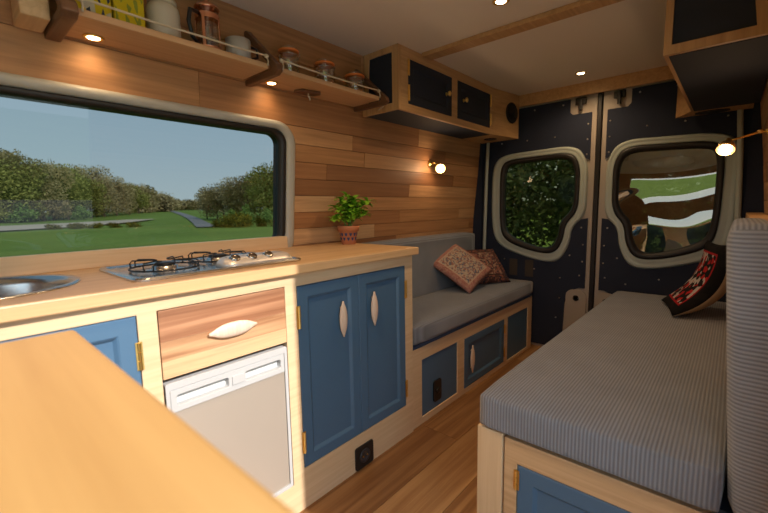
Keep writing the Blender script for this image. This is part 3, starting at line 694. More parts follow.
# ------------------------------------------------------------------ overhead cabinets
KX = -1.300; CB = 1.574
oc = thing('overhead_cabinet', (-1.42, 2.3, CB), 'oak overhead cabinet with two navy doors, on the left above the lit wall lamp', 'cabinet')
b = bmesh.new(); prism(b, [rect(1.622, 2.640, CB, CEIL-.001), rect(1.682, 2.102, 1.612, 1.834), rect(2.164, 2.590, 1.612, 1.834)], fx(KX-.02), .02); obj('face_frame', b, CAB, oc, bevel=.0015)
b = bmesh.new(); prism(b, [[(-1.553, CB), (KX-.0005, CB), (KX-.0005, CEIL-.001), (-1.535, CEIL-.001)], [(-1.515, CB+.035), (-1.342, CB+.035), (-1.342, CEIL-.03), (-1.50, CEIL-.03)]], fy(1.602), .019); obj('end_frame', b, CABZ, oc, bevel=.001)
obj('end_panel', B(-1.522, -1.335, 1.610, 1.618, CB+.03, CEIL-.025), NAVY, oc)
obj('bottom_panel', B(-1.548, KX-.022, 1.6225, 2.639, CB+.001, CB+.014), NAVY, oc)
def ocdoor(y0, y1, hy, ky):
    d = panel_door('cabinet_door', y0, y1, 1.614, 1.832, KX+.001, NAVY, oc, fr=.04)
    hinge(d, (KX+.002, hy, 1.790), .08, w=.014); hinge(d, (KX+.002, hy, 1.665), .08, w=.014)
    b = bmesh.new(); lathe(b, [(.011, 0), (.006, .004), (.006, .012), (.014, .018), (.015, .024), (.009, .029)], (KX+.001, ky, 1.727), (1, 0, 0), 16); obj('knob', b, BRASS, d, smooth=True)
ocdoor(1.684, 2.100, 1.683, 2.040); ocdoor(2.166, 2.588, 2.589, 2.235)
def speaker(parent, c, n_):
    b = bmesh.new(); lathe(b, [(.072, 0), (.074, .005), (.068, .008), (.062, .007), (.060, .002), (.03, .0015), (.012, .006), (.001, .008)], c, n_, 28)
    return b
# wedge-shaped speaker section at the far end
b = bmesh.new(); prism(b, [[(-1.545, 2.641), (KX, 2.641), (-1.250, 2.951), (-1.545, 2.951)]], fz(CB), CEIL-.001-CB); sb = obj('speaker_box', b, CAB, oc, bevel=.001)
nrm = Vector((.31, -.05, 0)).normalized()
obj('speaker', speaker(oc, Vector((-1.2655, 2.855, 1.747)), nrm), BLACK, sb, smooth=True)
b = bmesh.new(); lathe(b, [(.045, 0), (.047, .003), (.04, .005), (.03, .002)], (-1.40, 2.80, CB), (0, 0, -1), 20); obj('vent_ring', b, BLACK, sb, smooth=True)

struct(obj('trim_8', B(.045, .112, 1.52, 2.93, .985, 1.022, bev=.003), CAB), 'wooden ledge along the right wall')
RX = -.218
oc = thing('overhead_cabinet', (-.09, 2.2, CB), 'dark overhead cabinet with oak edging at the top right corner', 'cabinet')
rw = lambda z: xr(z)-.002
b = bmesh.new(); prism(b, [rect(1.706, 2.795, CB, CEIL-.001), rect(1.77, 2.20, 1.612, 1.834), rect(2.26, 2.70, 1.612, 1.834)], fx(RX), .02); obj('face_frame', b, CAB, oc, bevel=.0015)
b = bmesh.new(); prism(b, [[(RX, CB), (rw(CB), CB), (rw(CEIL), CEIL-.001), (RX, CEIL-.001)], [(RX+.022, CB+.030), (.012, CB+.030), (-.018, CEIL-.03), (RX+.022, CEIL-.03)]], fy(1.686), .019); obj('end_frame', b, CABZ, oc, bevel=.001)
obj('end_panel', B(RX+.018, .014, 1.694, 1.702, CB+.025, CEIL-.025), NAVY, oc)
obj('bottom_panel', B(RX+.014, rw(CB)-.004, 1.7065, 2.794, CB-.002, CB+.010), NAVY, oc)
for y0, y1, hy in ((1.772, 2.198, 1.771), (2.262, 2.698, 2.70)):
    d = panel_door('cabinet_door', y0, y1, 1.614, 1.832, RX-.001, NAVY, oc, fr=.04, out=-1)
    for hz in (1.79, 1.665): hinge(d, (RX-.002, hy, hz), .08, normal=(-1, 0, 0), w=.014)
b = bmesh.new(); prism(b, [[(.036, 2.796), (RX, 2.796), (-.300, 2.951), (.036, 2.951)]], fz(CB), CEIL-.001-CB); sb = obj('speaker_box', b, CAB, oc, bevel=.001)
b = bmesh.new(); 
ell = [(-.13+.075*cos(2*pi*i/28), 2.87+.045*sin(2*pi*i/28)) for i in range(28)]
prism(b, [ell], fz(CB-.006), .0055); obj('speaker', b, BLACK, sb, bevel=.002)

# ------------------------------------------------------------------ wall shelves
SZ = 1.613
def bracket(parent, y0, y1, name='bracket'):
    b = bmesh.new()
    prof = [(-1.556, 1.590), (-1.345, 1.590), (-1.322, 1.602), (-1.330, 1.626), (-1.528, 1.800), (-1.545, 1.800), (-1.545, 1.782), (-1.364, 1.622), (-1.366, 1.6125), (-1.556, 1.6125)]
    prism(b, [prof], fy(y0), y1-y0); return obj(name, b, WALNUT, parent, bevel=.004)
def rope(parent, y0, y1, z=1.656):
    b = bmesh.new(); pts = [(-1.362+.002*sin(k), y0+(y1-y0)*k/14, z-.003*math.sin(pi*k/14)) for k in range(15)]
    tube(b, pts, .0034, 8)
    for y in (y0+.008, y1-.008):
        lathe(b, [(.002, -.009), (.007, -.006), (.008, 0), (.007, .006), (.002, .009)], (-1.362, y, z-.001), (0, 1, 0), 10)
        tube(b, [(-1.362, y, z), (-1.357, y+.004, z-.02), (-1.358, y+.002, z-.035)], .003, 6)
    return obj('cord_rail', b, CORD, parent, smooth=True)
def shelf(y0, y1, label, light_y):
    t = thing('wall_shelf', (-1.46, (y0+y1)/2, SZ), label, 'shelf')
    obj('shelf_board', B(-1.556, -1.368, y0, y1, SZ, SZ+.020, bev=.003), SHELFW, t); rope(t, y0+.004, y1-.004)
    return t
sh1 = shelf(.312, .905, 'oak shelf above the window carrying yellow boxes, a cream jar and a coffee press', .377)
bracket(sh1, .272, .311); bracket(sh1, .912, .938)
sh2 = shelf(.949, 1.535, 'shorter oak shelf carrying three clip-top jars, next to the overhead cabinet', 1.012)
bracket(sh2, 1.536, 1.560)
b = bmesh.new(); prism(b, [[(-1.530, 1.19-.055), (-1.515, 1.19-.06), (-1.475, 1.19-.045), (-1.455, 1.19+.04), (-1.475, 1.19+.055), (-1.515, 1.19+.04)]], fz(SZ-.012), .0118); cl = obj('cleat', b, WALNUT, sh2, bevel=.003)
b = bmesh.new(); tube(b, [(-1.488, 1.185, SZ-.012), (-1.488, 1.185, SZ-.022), (-1.482, 1.188, SZ-.032), (-1.486, 1.192, SZ-.04)], .0035, 8); obj('cord_end', b, CORD, cl, smooth=True)
b = bmesh.new(); tube(b, [(-1.368, 1.574, 1.605), (-1.385, 1.578, 1.592), (-1.42, 1.582, 1.583)], .004, 8); obj('cord_end', b, CORD, sh2, smooth=True)
b = B(-1.545, -1.425, .205, .268, 1.600, 1.720, bev=.004)
tag(obj('wood_block', b, ASHX), 'pale wooden block fixed on the wall left of the first shelf bracket', 'block')

def spot_light(name, c, label, group, r=.019, power=3.0):
    t = thing(name, c, label, 'light', group)
    b = bmesh.new(); lathe(b, [(r*1.5, 0), (r*1.5, -.002), (r*1.35, -.004), (r, -.004), (r*.96, -.001)], c, seg=24); obj('trim_ring', b, BRASS, t, smooth=True)
    b = bmesh.new(); lathe(b, [(r*.93, -.0012), (r*.9, -.0030), (r*.3, -.0045)], c, seg=20); obj('lens', b, BULB, t, smooth=True)
    l = bpy.data.lights.new('spot', 'SPOT'); l.energy = power; l.color = (1, .66, .36); l.spot_size = radians(150); l.spot_blend = .8; l.shadow_soft_size = .02
    o = bpy.data.objects.new('spot', l); COL.objects.link(o); o.parent = t; o.location = (0, 0, -.010); return t
spot_light('downlight', (-1.505, .382, SZ), 'small lit brass spotlight under the first shelf, near its left bracket', None, power=.3)
spot_light('downlight', (-1.505, 1.005, SZ), 'small lit brass spotlight under the second shelf, beside the middle bracket', None, power=.3)
spot_light('downlight', (-.75, .42, CEIL), 'unseen ceiling spotlight added to brighten the ceiling, just outside the top of the photo', None, .022, 8.0)  # extra lamp out of view, added to lift the front of the ceiling
spot_light('downlight', (-.771, 2.735, CEIL), 'small lit ceiling spotlight in front of the rear doors', None, .022, 3.0)
spot_light('downlight', (-.751, 1.575, CEIL), 'small lit ceiling spotlight at the top edge, nearer than the batten', None, .022, 5.0)

# wall lamps
LAMPB = plain('polished_lamp_brass', (.80, .56, .28), .3, .9)
def wall_lamp(base, n_, shade_c, shade_dir, label, power=2.5):
    t = thing('wall_lamp', base, label, 'lamp'); base = Vector(base); n_ = Vector(n_).normalized(); sc = Vector(shade_c); sdir = Vector(shade_dir).normalized()
    b = bmesh.new(); lathe(b, [(.024, 0), (.026, .004), (.022, .009), (.008, .012), (.007, .018)], base, n_, 20); obj('wall_plate', b, BRASS, t, smooth=True)
    back = sc - sdir*.035
    b = bmesh.new(); tube(b, [base+n_*.016, base+n_*.030, base+n_*.035+(back-base-n_*.035)*.5, back], .0045, 8)
    lathe(b, [(.002, -.008), (.010, -.004), (.011, .004), (.006, .009)], base+n_*.032, (0, 0, 1), 12); obj('arm', b, BRASS, t, smooth=True)
    b = bmesh.new(); lathe(b, [(.009, -.012), (.011, 0), (.013, .010), (.010, .014)], back, sdir, 16); obj('lamp_holder', b, BRASS, t, smooth=True)
    b = bmesh.new(); lathe(b, [(.014, .010), (.024, .018), (.030, .032), (.032, .050), (.030, .050), (.028, .032), (.022, .020), (.013, .013)], back, sdir, 24); obj('lamp_shade', b, LAMPB, t, smooth=True)
    b = bmesh.new(); lathe(b, [(.006, .016), (.013, .024), (.016, .034), (.012, .043), (.003, .047)], back, sdir, 16); obj('bulb', b, BULB, t, smooth=True)
    l = bpy.data.lights.new('glow', 'POINT'); l.energy = power; l.color = (1, .66, .38); l.shadow_soft_size = .025
    o = bpy.data.objects.new('glow', l); COL.objects.link(o); o.parent = t; o.location = sc + sdir*.045 - base
wall_lamp((xw(1.372)+.001, 2.27, 1.372), (1, 0, .05), (-1.500, 2.285, 1.340), (.45, -.75, -.40), 'lit brass wall lamp on the left plank wall under the overhead cabinet', .35)
wall_lamp((xr(1.362)-.001, 2.27, 1.362), (-1, 0, .05), (-.045, 2.20, 1.305), (-.12, -.62, -.70), 'lit brass wall lamp reaching out before the right rear window', .25)

# ------------------------------------------------------------------ things on the shelves
TS = SZ+.0205
def uvquad_box(x0, x1, y0, y1, z0, z1):
    b = B(x0, x1, y0, y1, z0, z1); uv = b.loops.layers.uv.new('UVMap')
    for f in b.faces:
        n_ = f.normal if f.normal.length else Vector((1, 0, 0)); f.normal_update(); n_ = f.normal
        for l in f.loops:
            p = ((l.vert.co.x-x0)/(x1-x0), (l.vert.co.y-y0)/(y1-y0), (l.vert.co.z-z0)/(z1-z0))
            l[uv].uv = (p[1], p[2]) if abs(n_.x) > .5 else ((p[0], p[2]) if abs(n_.y) > .5 else (p[0], p[1]))
    return b
o = obj('tea_box', uvquad_box(-1.500, -1.400, .318, .408, TS, TS+.17), TEABOX2, bevel=.004); tag(o, 'yellow box with a dark motif, leftmost thing on the first shelf', 'box')
o = obj('tea_box', uvquad_box(-1.500, -1.400, .414, .496, TS, TS+.16), TEABOX, bevel=.004); tag(o, 'yellow box with green leaf pattern, beside the cream jar on the shelf', 'box')
t = thing('storage_jar', (-1.450, .568, TS), 'cream ceramic jar with a lid between the yellow box and the copper coffee press', 'jar')
b = bmesh.new(); lathe(b, [(.044, 0), (.049, .004), (.050, .09), (.047, .106), (.040, .114)], (-1.450, .568, TS), seg=32); obj('jar_body', b, CERAM, t, smooth=True)
b = bmesh.new(); lathe(b, [(.040, .1145), (.043, .118), (.043, .128), (.036, .134), (.010, .136)], (-1.450, .568, TS), seg=32); obj('lid', b, CERAM, t, smooth=True)
c = (-1.440, .712, TS)
t = thing('coffee_press', c, 'copper-framed glass coffee press with a black handle on the first shelf', 'coffee press')
b = bmesh.new(); lathe(b, [(.036, .003), (.037, .006), (.037, .145), (.034, .145), (.034, .008), (.0, .006)], c, seg=28); obj('glass_beaker', b, CLEARJAR, t, smooth=True)
b = bmesh.new()
for z0, z1 in ((.0, .018), (.110, .128)): lathe(b, [(.0385, z0), (.0405, z0), (.0405, z1), (.0385, z1)], c, seg=28)
for k in range(4):
    a = radians(45+90*k); ux, uy = cos(a), sin(a)
    v = []
    for z in (.01, .120):
        for s_, r in ((-1, .0385), (1, .0385), (1, .041), (-1, .041)): v.append(b.verts.new((c[0]+ux*r-uy*s_*.005, c[1]+uy*r+ux*s_*.005, c[2]+z)))
    for q in ((0, 1, 5, 4), (1, 2, 6, 5), (2, 3, 7, 6), (3, 0, 4, 7), (0, 3, 2, 1), (4, 5, 6, 7)): b.faces.new([v[i] for i in q])
obj('copper_frame', b, COPPER, t)
b = bmesh.new(); lathe(b, [(.040, .146), (.042, .150), (.036, .160), (.012, .166), (.006, .168), (.005, .180), (.010, .188), (.008, .198)], c, seg=28); obj('lid', b, COPPER, t, smooth=True)
b = bmesh.new(); lathe(b, [(.002, .02), (.002, .146)], c, seg=8); lathe(b, [(.033, .045), (.033, .050)], c, seg=20); obj('plunger', b, STEEL, t)
b = bmesh.new(); tube(b, [(c[0]+.012, c[1]-.040, c[2]+.125), (c[0]+.025, c[1]-.070, c[2]+.120), (c[0]+.028, c[1]-.078, c[2]+.08), (c[0]+.025, c[1]-.068, c[2]+.035), (c[0]+.012, c[1]-.040, c[2]+.02)], .007, 8); obj('handle', b, BLACK, t, smooth=True)
c = (-1.440, .825, TS)
t = thing('mug', c, 'pale enamel mug at the right end of the first shelf, by the middle bracket', 'mug')
b = bmesh.new(); lathe(b, [(.038, 0), (.044, .004), (.045, .078), (.042, .078), (.041, .007), (.001, .005)], c, seg=28); obj('mug_body', b, MUGM, t, smooth=True)
b = bmesh.new(); tube(b, [(c[0]+.01, c[1]+.043, c[2]+.064), (c[0]+.015, c[1]+.068, c[2]+.06), (c[0]+.015, c[1]+.070, c[2]+.03), (c[0]+.01, c[1]+.042, c[2]+.018)], .005, 8); obj('handle', b, BLACK, t, smooth=True)
CONT = plain('jar_contents', (.30, .17, .08), .8, var=.5, vscale=60)
for y, h, r, lab in ((1.055, .095, .044, 'glass clip-top jar with orange seal, nearest the middle bracket'), (1.250, .092, .047, 'glass clip-top jar with orange seal, middle one of the three'), (1.440, .082, .050, 'wide glass clip-top jar with orange seal, next to the overhead cabinet')):
    c = (-1.445, y, TS); t = thing('clip_top_jar', c, lab, 'jar', 'clip-top jars on the second shelf')
    b = bmesh.new(); lathe(b, [(r-.004, 0), (r, .004), (r, h*.78), (r-.006, h*.9), (r-.006, h), (r-.009, h), (r-.009, h*.9), (r-.004, h*.76), (r-.004, .006), (.001, .005)], c, seg=28); obj('jar_glass', b, CLEARJAR, t, smooth=True)
    b = bmesh.new(); lathe(b, [(r-.006, .007), (r-.005, .01), (r-.005, h*.42), (.001, h*.45)], c, seg=24); obj('contents', b, CONT, t, smooth=True)
    b = bmesh.new(); lathe(b, [(r-.004, h), (r-.001, h+.002), (r-.001, h+.008), (r-.004, h+.010)], c, seg=28); obj('rubber_seal', b, SEAL, t, smooth=True)
    b = bmesh.new(); lathe(b, [(r-.004, h+.010), (r-.002, h+.014), (r-.010, h+.022), (.002, h+.024)], c, seg=28); obj('lid', b, CLEARJAR, t, smooth=True)
    b = bmesh.new(); tube(b, [(c[0]+(r+.001)*cos(a), c[1]+(r+.001)*sin(a), c[2]+h*.86) for a in [2*pi*k/24 for k in range(24)]], .0012, 6, True)
    tube(b, [(c[0]+.01, c[1]-r, c[2]+h*.85), (c[0]+.012, c[1]-r-.010, c[2]+h*.7), (c[0]+.012, c[1]-r-.004, c[2]+h*.45)], .0013, 6)
    tube(b, [(c[0]+.01, c[1]+r, c[2]+h*.85), (c[0]+.01, c[1]+r+.006, c[2]+h+.006), (c[0], c[1]+r-.002, c[2]+h+.018)], .0013, 6); obj('wire_clip', b, STEEL, t, smooth=True)

# ------------------------------------------------------------------ potted basil
c = Vector((-1.475, 1.398, .9003))
t = thing('potted_basil', c, 'green basil plant in a small painted terracotta pot on the far end of the worktop', 'plant')
b = bmesh.new(); lathe(b, [(.033, 0), (.036, .003), (.046, .066), (.047, .067), (.054, .067), (.056, .092), (.054, .094), (.050, .093), (.044, .062), (.03, .01), (.001, .008)], c, seg=32); pot = obj('pot', b, TERRA, t, smooth=True)
b = bmesh.new(); lathe(b, [(.001, .074), (.045, .074), (.046, .078), (.001, .082)], c, seg=24); obj('soil', b, SOIL, t, smooth=True)
POTBLUE = plain('pot_blue_paint', (.03, .05, .16), .6)
b = bmesh.new()
for row, (h0, off) in enumerate(((.058, 0), (.036, .5))):
    for k in range(12):
        a0 = 2*pi*(k+off)/12
        def P_(da, h): rr = .0365+(.0458-.0365)*(h-.003)/.063+.0007; return c+Vector((rr*cos(a0+da), rr*sin(a0+da), h))
        v = [b.verts.new(P_(*q)) for q in ((-.17, h0), (.17, h0), (.13, h0-.010), (0, h0-.017), (-.13, h0-.010))]
        w_ = [b.verts.new(q.co+Vector((cos(a0), sin(a0), 0))*.0006) for q in v]
        b.faces.new(w_); b.faces.new(list(reversed(v)))
        for i in range(5): b.faces.new((v[i], v[(i+1) % 5], w_[(i+1) % 5], w_[i]))
obj('painted_pattern', b, POTBLUE, pot)
rl = random.Random(12); stems = bmesh.new(); leaves = bmesh.new()
def leaf(bm, base, d, up, ln, wd):
    d = d.normalized(); s = d.cross(up).normalized(); n_ = s.cross(d).normalized(); rows = []
    for i, (t_, w) in enumerate(((0, .04), (.15, .55), (.38, 1), (.62, .92), (.84, .5), (1, .03))):
        droop = -.28*t_*t_*ln; p = base + d*ln*t_ + n_*(droop + .10*ln*sin(pi*t_))
        rows.append([bm.verts.new(p - s*w*wd/2 + n_*.12*wd*w), bm.verts.new(p), bm.verts.new(p + s*w*wd/2 + n_*.12*wd*w)])
    for a, b2 in zip(rows, rows[1:]):
        for k in (0, 1): bm.faces.new((a[k], a[k+1], b2[k+1], b2[k]))
tips = [(.0, 0, .195), (.02, .03, .185), (-.01, -.03, .18), (.03, -.05, .155), (.0, .06, .16), (-.02, .02, .17), (.035, .01, .15), (.02, -.08, .125), (.01, -.105, .085), (.02, .095, .155), (.03, .118, .175), (.04, .05, .12), (.045, -.03, .12), (-.03, -.05, .14), (.03, .085, .10), (-.03, .05, .13), (.05, .0, .11)]
for dx, dy, h in tips:
    b0 = c + Vector((rl.uniform(-.02, .02), rl.uniform(-.025, .025), .08)); b1 = c + Vector((dx, dy, h+.05-.01))
    mid = b0.lerp(b1, .55) + Vector((0, 0, .018)); pts = [b0, b0.lerp(mid, .5)+Vector((0, 0, .006)), mid, mid.lerp(b1, .55)+Vector((0, 0, .004)), b1]
    tube(stems, pts, [.0022, .002, .0018, .0015, .001], 6)
    for q, n_l in ((pts[1], 2), (pts[2], 4), (pts[3], 5), (b1, 6)):
        for k in range(n_l):
            a = rl.uniform(0, 2*pi); el = rl.uniform(-.1, .8); d_ = Vector((cos(a)*cos(el), sin(a)*cos(el), sin(el)))
            leaf(leaves, q+d_*.004, d_, Vector((0, 0, 1)), rl.uniform(.034, .056), rl.uniform(.024, .036))
for v in leaves.verts:
    if v.co.x < -1.570: v.co.x = -1.570
obj('stems', stems, STEM, t, smooth=True); obj('leaves', leaves, LEAF, t, smooth=True)

# ------------------------------------------------------------------ scatter cushions
def pillow(c, ax, ay, w, h, th, bend=0.0, back=None):
    """square cushion: ax, ay in-plane axes, thick along their cross; patterned front, UVs 0..1"""
    ax = Vector(ax).normalized(); ay = Vector(ay); ay = (ay-ax*ay.dot(ax)).normalized(); az = ax.cross(ay); c = Vector(c); n = 20
    b = bmesh.new(); uv = b.loops.layers.uv.new('UVMap'); V = {}
    for s in (1, -1):
        for i in range(n+1):
            for j in range(n+1):
                a, q = 2*i/n-1, 2*j/n-1; edge = i in (0, n) or j in (0, n)
                if edge and s == -1: V[s, i, j] = V[1, i, j]; continue
                fa, fq = (1-a*a), (1-q*q); t_ = (fa*fq)**.42
                pin = 1-.05*(1-a*a)*(q*q) ; pin2 = 1-.05*(1-q*q)*(a*a)
                p = c + ax*a*w/2*pin2 + ay*q*h/2*pin + az*(s*th/2*t_ + bend*(q*q-.3))
                V[s, i, j] = b.verts.new(p)
    for s in (1, -1):
        for i in range(n):
            for j in range(n):
                k = [(i, j), (i+1, j), (i+1, j+1), (i, j+1)]
                if s == -1: k.reverse()
                f = b.faces.new([V[s, x, y] for x, y in k]); f.material_index = 0 if s == 1 else 1
                for l, (x, y) in zip(f.loops, k): l[uv].uv = (x/n, y/n)
    return b
b = pillow((-1.360, 2.62, .645), (.42, .91, -.02), (-.66, .19, .727), .36, .31, .10)
tag(obj('scatter_cushion', b, [PERS2, PERS2], smooth=True), 'dark brown and red patterned cushion lying behind the pink-bordered one on the left bench', 'cushion')
b = pillow((-1.366, 2.335, .676), (.26, .06, -.175), (-.01, .255, .105), .34, .33, .09)
tag(obj('scatter_cushion', b, [PERS, PERS2], smooth=True), 'patterned cushion with a pink border leaning in front on the left bench', 'cushion')
b = pillow((-.098, 2.50, .690), (-.24, 1, .0), (.42, .0, .78), .36, .39, .12, bend=-.08)
for v in b.verts: pass
tag(obj('scatter_cushion', b, [CANVAS, RUG], smooth=True), 'red and black patterned cushion with beige back on the right bench by the rear door', 'cushion')

# ------------------------------------------------------------------ outside: trees and shrubs
def foliage_mat(name, c1, c2, trans=.15):
    m, n, bs = mat(name); g = N(n, 'ShaderNodeNewGeometry'); r = N(n, 'ShaderNodeValToRGB')
    r.color_ramp.elements[0].color = (*c1, 1); r.color_ramp.elements[1].color = (*c2, 1)
    n.links.new(g.outputs['Random Per Island'], r.inputs[0]); n.links.new(r.outputs[0], bs.inputs['Base Color']); bs.inputs['Roughness'].default_value = .9; bs.inputs['Specular IOR Level'].default_value = .1
    return m
FOL = {'bare': foliage_mat('early_spring_twigs', (.32, .24, .10), (.50, .39, .19)), 'olive': foliage_mat('olive_foliage', (.24, .235, .06), (.42, .39, .10)),
       'green': foliage_mat('fresh_foliage', (.14, .22, .05), (.28, .38, .09)), 'dark': foliage_mat('dark_hedge_foliage', (.055, .065, .025), (.17, .19, .08)),
       'gorse': foliage_mat('gorse_foliage', (.07, .09, .02), (.30, .22, .02)), 'stalk': foliage_mat('pale_grass_stalks', (.20, .22, .08), (.36, .34, .14))}
BARK = plain('bark', (.09, .065, .045), .95, var=.3)
def crown_mesh(seed, n, R, Hc, leaf_s, blobs=9, lift=.35):
    r = random.Random(seed); b = bmesh.new(); B_ = []
    for k in range(blobs):
        a = r.uniform(0, 2*pi); q = r.uniform(0, .62); B_.append((Vector((cos(a)*R*q, sin(a)*R*q, Hc*(lift+r.uniform(0, 1-lift)*.8))), r.uniform(.38, .6)*R))
    for i in range(n):
        c_, s = B_[i % blobs]; d_ = Vector((r.gauss(0, 1), r.gauss(0, 1), r.gauss(0, 1))).normalized(); p = c_ + d_*s*(r.random()**.4)
        if p.z < .05*Hc: p.z = .05*Hc + r.random()*.1*Hc
        u_ = Vector((r.gauss(0, 1), r.gauss(0, 1), r.gauss(0, 1))).normalized(); w_ = u_.orthogonal().normalized(); l = leaf_s*r.uniform(.5, 1.4)
        b.faces.new([b.verts.new(q) for q in (p-u_*l, p+w_*l*.45, p+u_*l, p-w_*l*.45)])
    return b
def trunk_mesh(seed, H_, R, r0):
    r = random.Random(seed); b = bmesh.new(); tube(b, [(0, 0, -.3), (r.uniform(-.1, .1), 0, H_*.25), (r.uniform(-.3, .3), r.uniform(-.3, .3), H_*.6), (0, 0, H_*.9)], [r0, r0*.8, r0*.5, r0*.1], 8)
    for k in range(7):
        a = 2*pi*k/7+r.random(); z = H_*r.uniform(.22, .6); q = R*r.uniform(.5, .8)
        tube(b, [(0, 0, z), (cos(a)*q*.4, sin(a)*q*.4, z+H_*.12), (cos(a)*q, sin(a)*q, z+H_*.3)], [r0*.35, r0*.22, r0*.05], 5)
    return b
def make_plant(name, part, seed, loc, H_, R, kind, label, cat, group, n=2200, leaf_s=.32, trunk=True, blobs=9, lift=.35):
    t = thing(name, loc, label, cat, group)
    o = obj(part, crown_mesh(seed, n, R, H_, leaf_s, blobs, lift), FOL[kind], origin=(0, 0, 0)); o.parent = t
    if trunk: k = obj('trunk', trunk_mesh(seed, H_, R, H_*.022), BARK, origin=(0, 0, 0)); k.parent = t
    return t
def dup(src, loc, sc, rot, label=None, group=None):
    r = src.copy(); COL.objects.link(r); r.location = loc; r.scale = sc; r.rotation_euler = (0, 0, rot)
    if label: r['label'] = label
    if group: r['group'] = group
    for ch in list(src.children): k = ch.copy(); COL.objects.link(k); k.parent = r
    return r
LAB_W = 'brownish bare tree in the dense wood outside the left part of the side window'
LAB_O = 'olive budding tree in the dense wood outside the left part of the side window'
LAB_F = 'small far tree on the skyline beyond the road, seen through the side window'
LAB_R = 'tree of the round clump right of the road outside the side window'
ga, gb2, gc, gd = 'bare trees in the wood', 'olive trees in the wood', 'far skyline trees', 'clump right of the road'
pr = {'bare': make_plant('woodland_tree', 'crown', 1, (-92, 3, gz(-92, 3)), 11.5, 3.9, 'bare', LAB_W, 'tree', ga, n=5200, leaf_s=.20, blobs=14, lift=.12), 'olive': make_plant('woodland_tree', 'crown', 2, (-96, 12, gz(-96, 12)), 10.5, 3.6, 'olive', LAB_O, 'tree', gb2, n=5200, leaf_s=.20, blobs=14, lift=.12)}
pr['bare']['h'] = 11.5; pr['olive']['h'] = 10.5; rt = random.Random(5)
WOOD = [(-83.9, 4.3, 10.96), (-83.8, 5.8, 10.96), (-84.7, 7.3, 10.88), (-84.5, 8.8, 10.69), (-85.4, 10.4, 10.44), (-87.1, 12.3, 10.08), (-88.9, 14.3, 9.84), (-91.5, 16.5, 9.65),
        (-95.1, 19.0, 9.47), (-99.6, 21.9, 9.51), (-105.0, 25.3, 9.34), (-111.2, 29.3, 9.15), (-119.3, 33.8, 8.70), (-129.1, 39.4, 8.17)]
WOOD = [(-84.5, y, 11.2) for y in (-14, -11, -8, -5, -2, 1.2)] + WOOD
for i, (x, y, h) in enumerate(WOOD):
    for row in (0, 1):
        k = ('bare', 'olive')[(i*5//3+row) % 2]; hs = 1.24*h/pr[k]['h']*(1+rt.uniform(-.05, .05))*(1 if row else .86)
        f = 1+.07*row; xx, yy = x*f-row*3+rt.uniform(-1, 1), y*f+rt.uniform(-.6, .6)+row*.8
        dup(pr[k], (xx, yy, gz(xx, yy)-.15), (hs*1.05, hs*1.05, hs), rt.uniform(0, 6))
far = make_plant('distant_tree', 'crown', 3, (-147.4, 48, gz(-147, 48)), 7.4, 5.5, 'bare', LAB_F, 'tree', gc, n=2200, leaf_s=.5, blobs=12, lift=.12)
for i, (x, y, h) in enumerate([(-138, 43.5, 7.8), (-156.2, 53.1, 6.65), (-164.9, 58.5, 5.9), (-173.4, 64.5, 5.3), (-181.7, 70.9, 4.8), (-185.1, 75.7, 4.6), (-188.5, 80.6, 4.5), (-187.1, 85.7, 5.0), (-150, 54, 6.6), (-178, 62, 5.2)]):
    hs = h/7.4; dup(far, (x, y, gz(x, y)-.3), (max(.9, hs), max(.9, hs), hs), rt.uniform(0, 6))
cl0 = make_plant('clump_tree', 'crown', 4, (-68.1, 31.3, gz(-68, 31)-.1), 5.6, 2.6, 'bare', 'brownish '+LAB_R, 'tree', gd, n=4200, leaf_s=.13, blobs=14, lift=.12)
cl1 = make_plant('clump_tree', 'crown', 6, (-61.5, 33, gz(-61, 33)-.1), 5.6, 2.5, 'olive', 'olive '+LAB_R, 'tree', 'olive trees of the clump', n=4200, leaf_s=.13, blobs=14, lift=.12)
for i, (x, y, h) in enumerate([(-63.2, 30.1, 4.81), (-59.2, 29.2, 5.28), (-55.0, 28.5, 5.69), (-52.7, 28.7, 5.74), (-50.4, 28.7, 5.77), (-48.1, 28.7, 5.93), (-45.8, 28.5, 6.57), (-43.6, 28.4, 7.29), (-43.0, 30.5, 7.30), (-41.5, 31.5, 7.3)]):
    x, y = x*1.06, y*1.06+.6; h *= 1.17
    dup(cl1 if i in (6, 7, 8) else cl0, (x, y, gz(x, y)-.1), (h/5.6,)*3, rt.uniform(0, 6))
gr = make_plant('fresh_green_shrub', 'foliage', 8, (-45.5, 25.6, G), 2.4, 1.3, 'green', 'fresh green bush in front of the round clump of trees, right of the road', 'shrub', 'green bushes right of the road', n=1800, leaf_s=.11, trunk=False, lift=.2)
dup(gr, (-41.5, 26.3, G), (.8, .8, .8), 2); dup(gr, (-50, 26.5, G), (.9, .9, .8), 4)
go = make_plant('gorse_shrub', 'foliage', 9, (-40.0, 20.6, G), 1.3, 1.3, 'gorse', 'low gorse bush with yellow flowers at the foot of the clump, right of the road', 'shrub', 'gorse right of the road', n=1500, leaf_s=.09, trunk=False, lift=.1)
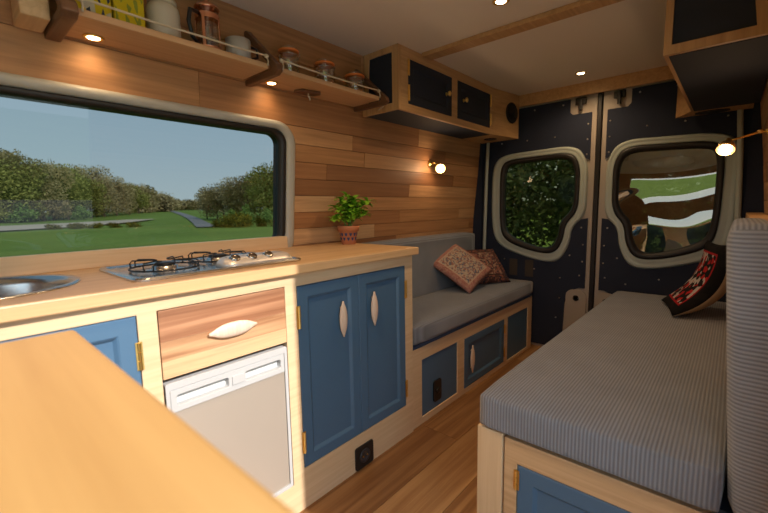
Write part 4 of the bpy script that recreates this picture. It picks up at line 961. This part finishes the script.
for x, y, s_ in ((-39.0, 21.8, 1.0), (-38.2, 23.2, .85), (-41.5, 20.0, .65), (-37.4, 25.0, .8), (-41, 22.6, 1.15)): dup(go, (x, y, G), (s_, s_, s_), rt.uniform(0, 6))
for i, (x, y) in enumerate(((-55, 8.5), (-54, 10.2), (-53.5, 12), (-53, 13.6), (-56, 11.0), (-52, 15.2))):
    dup(go, (x, y, G), (.85, .85, .5), rt.uniform(0, 6), 'low yellow-flowered shrub of the strip in the grass before the wood', 'shrub strip before the wood')
for i, (x, y, s_) in enumerate(((-80, 4, .9), (-82, 9.5, 1.2), (-79, 0, 1.0), (-88, 18, 1.0))):
    dup(gr, (x, y, gz(x, y)), (s_*1.6, s_*1.6, s_), rt.uniform(0, 6), 'green undergrowth bush at the foot of the wood', 'undergrowth of the wood')
# dark hedge close behind the rear doors
hg = make_plant('hedge_bush', 'foliage', 10, (-3.0, 6.2, G), 3.6, 1.6, 'dark', 'dark green hedge bush close behind the rear doors', 'bush', 'hedge behind the rear doors', n=5200, leaf_s=.055, trunk=False, lift=.08, blobs=16)
for x, y, s_ in ((-1.2, 6.0, 1.0), (.6, 6.3, 1.05), (-4.8, 6.4, 1.0), (-2.1, 7.6, 1.2), (-.2, 7.8, 1.15), (-4.0, 8.0, 1.2), (2.4, 6.4, 1.0)):
    dup(hg, (x, y, G), (s_, s_, s_), rt.uniform(0, 6))
b = bmesh.new(); rg = random.Random(3)
for i in range(420):
    x, y = rg.uniform(-5, 2.5), rg.uniform(4.1, 4.9); h = rg.uniform(.6, 1.65); l = rg.uniform(-.3, .3); w = .006
    p = [Vector((x+l*t*t, y+rg.uniform(-.02, .02), G+h*t)) for t in (0, .4, .75, 1)]
    r_ = [(b.verts.new(q-Vector((w*(1-t*.8), 0, 0))), b.verts.new(q+Vector((w*(1-t*.8), 0, 0)))) for q, t in zip(p, (0, .4, .75, 1))]
    for a, c2 in zip(r_, r_[1:]): b.faces.new((a[0], a[1], c2[1], c2[0]))
o = obj('tall_grass', b, FOL['stalk'], origin=(-1.2, 4.5, G)); tag(o, 'tall pale grass stalks growing between the rear doors and the hedge', 'grass'); o['kind'] = 'stuff'
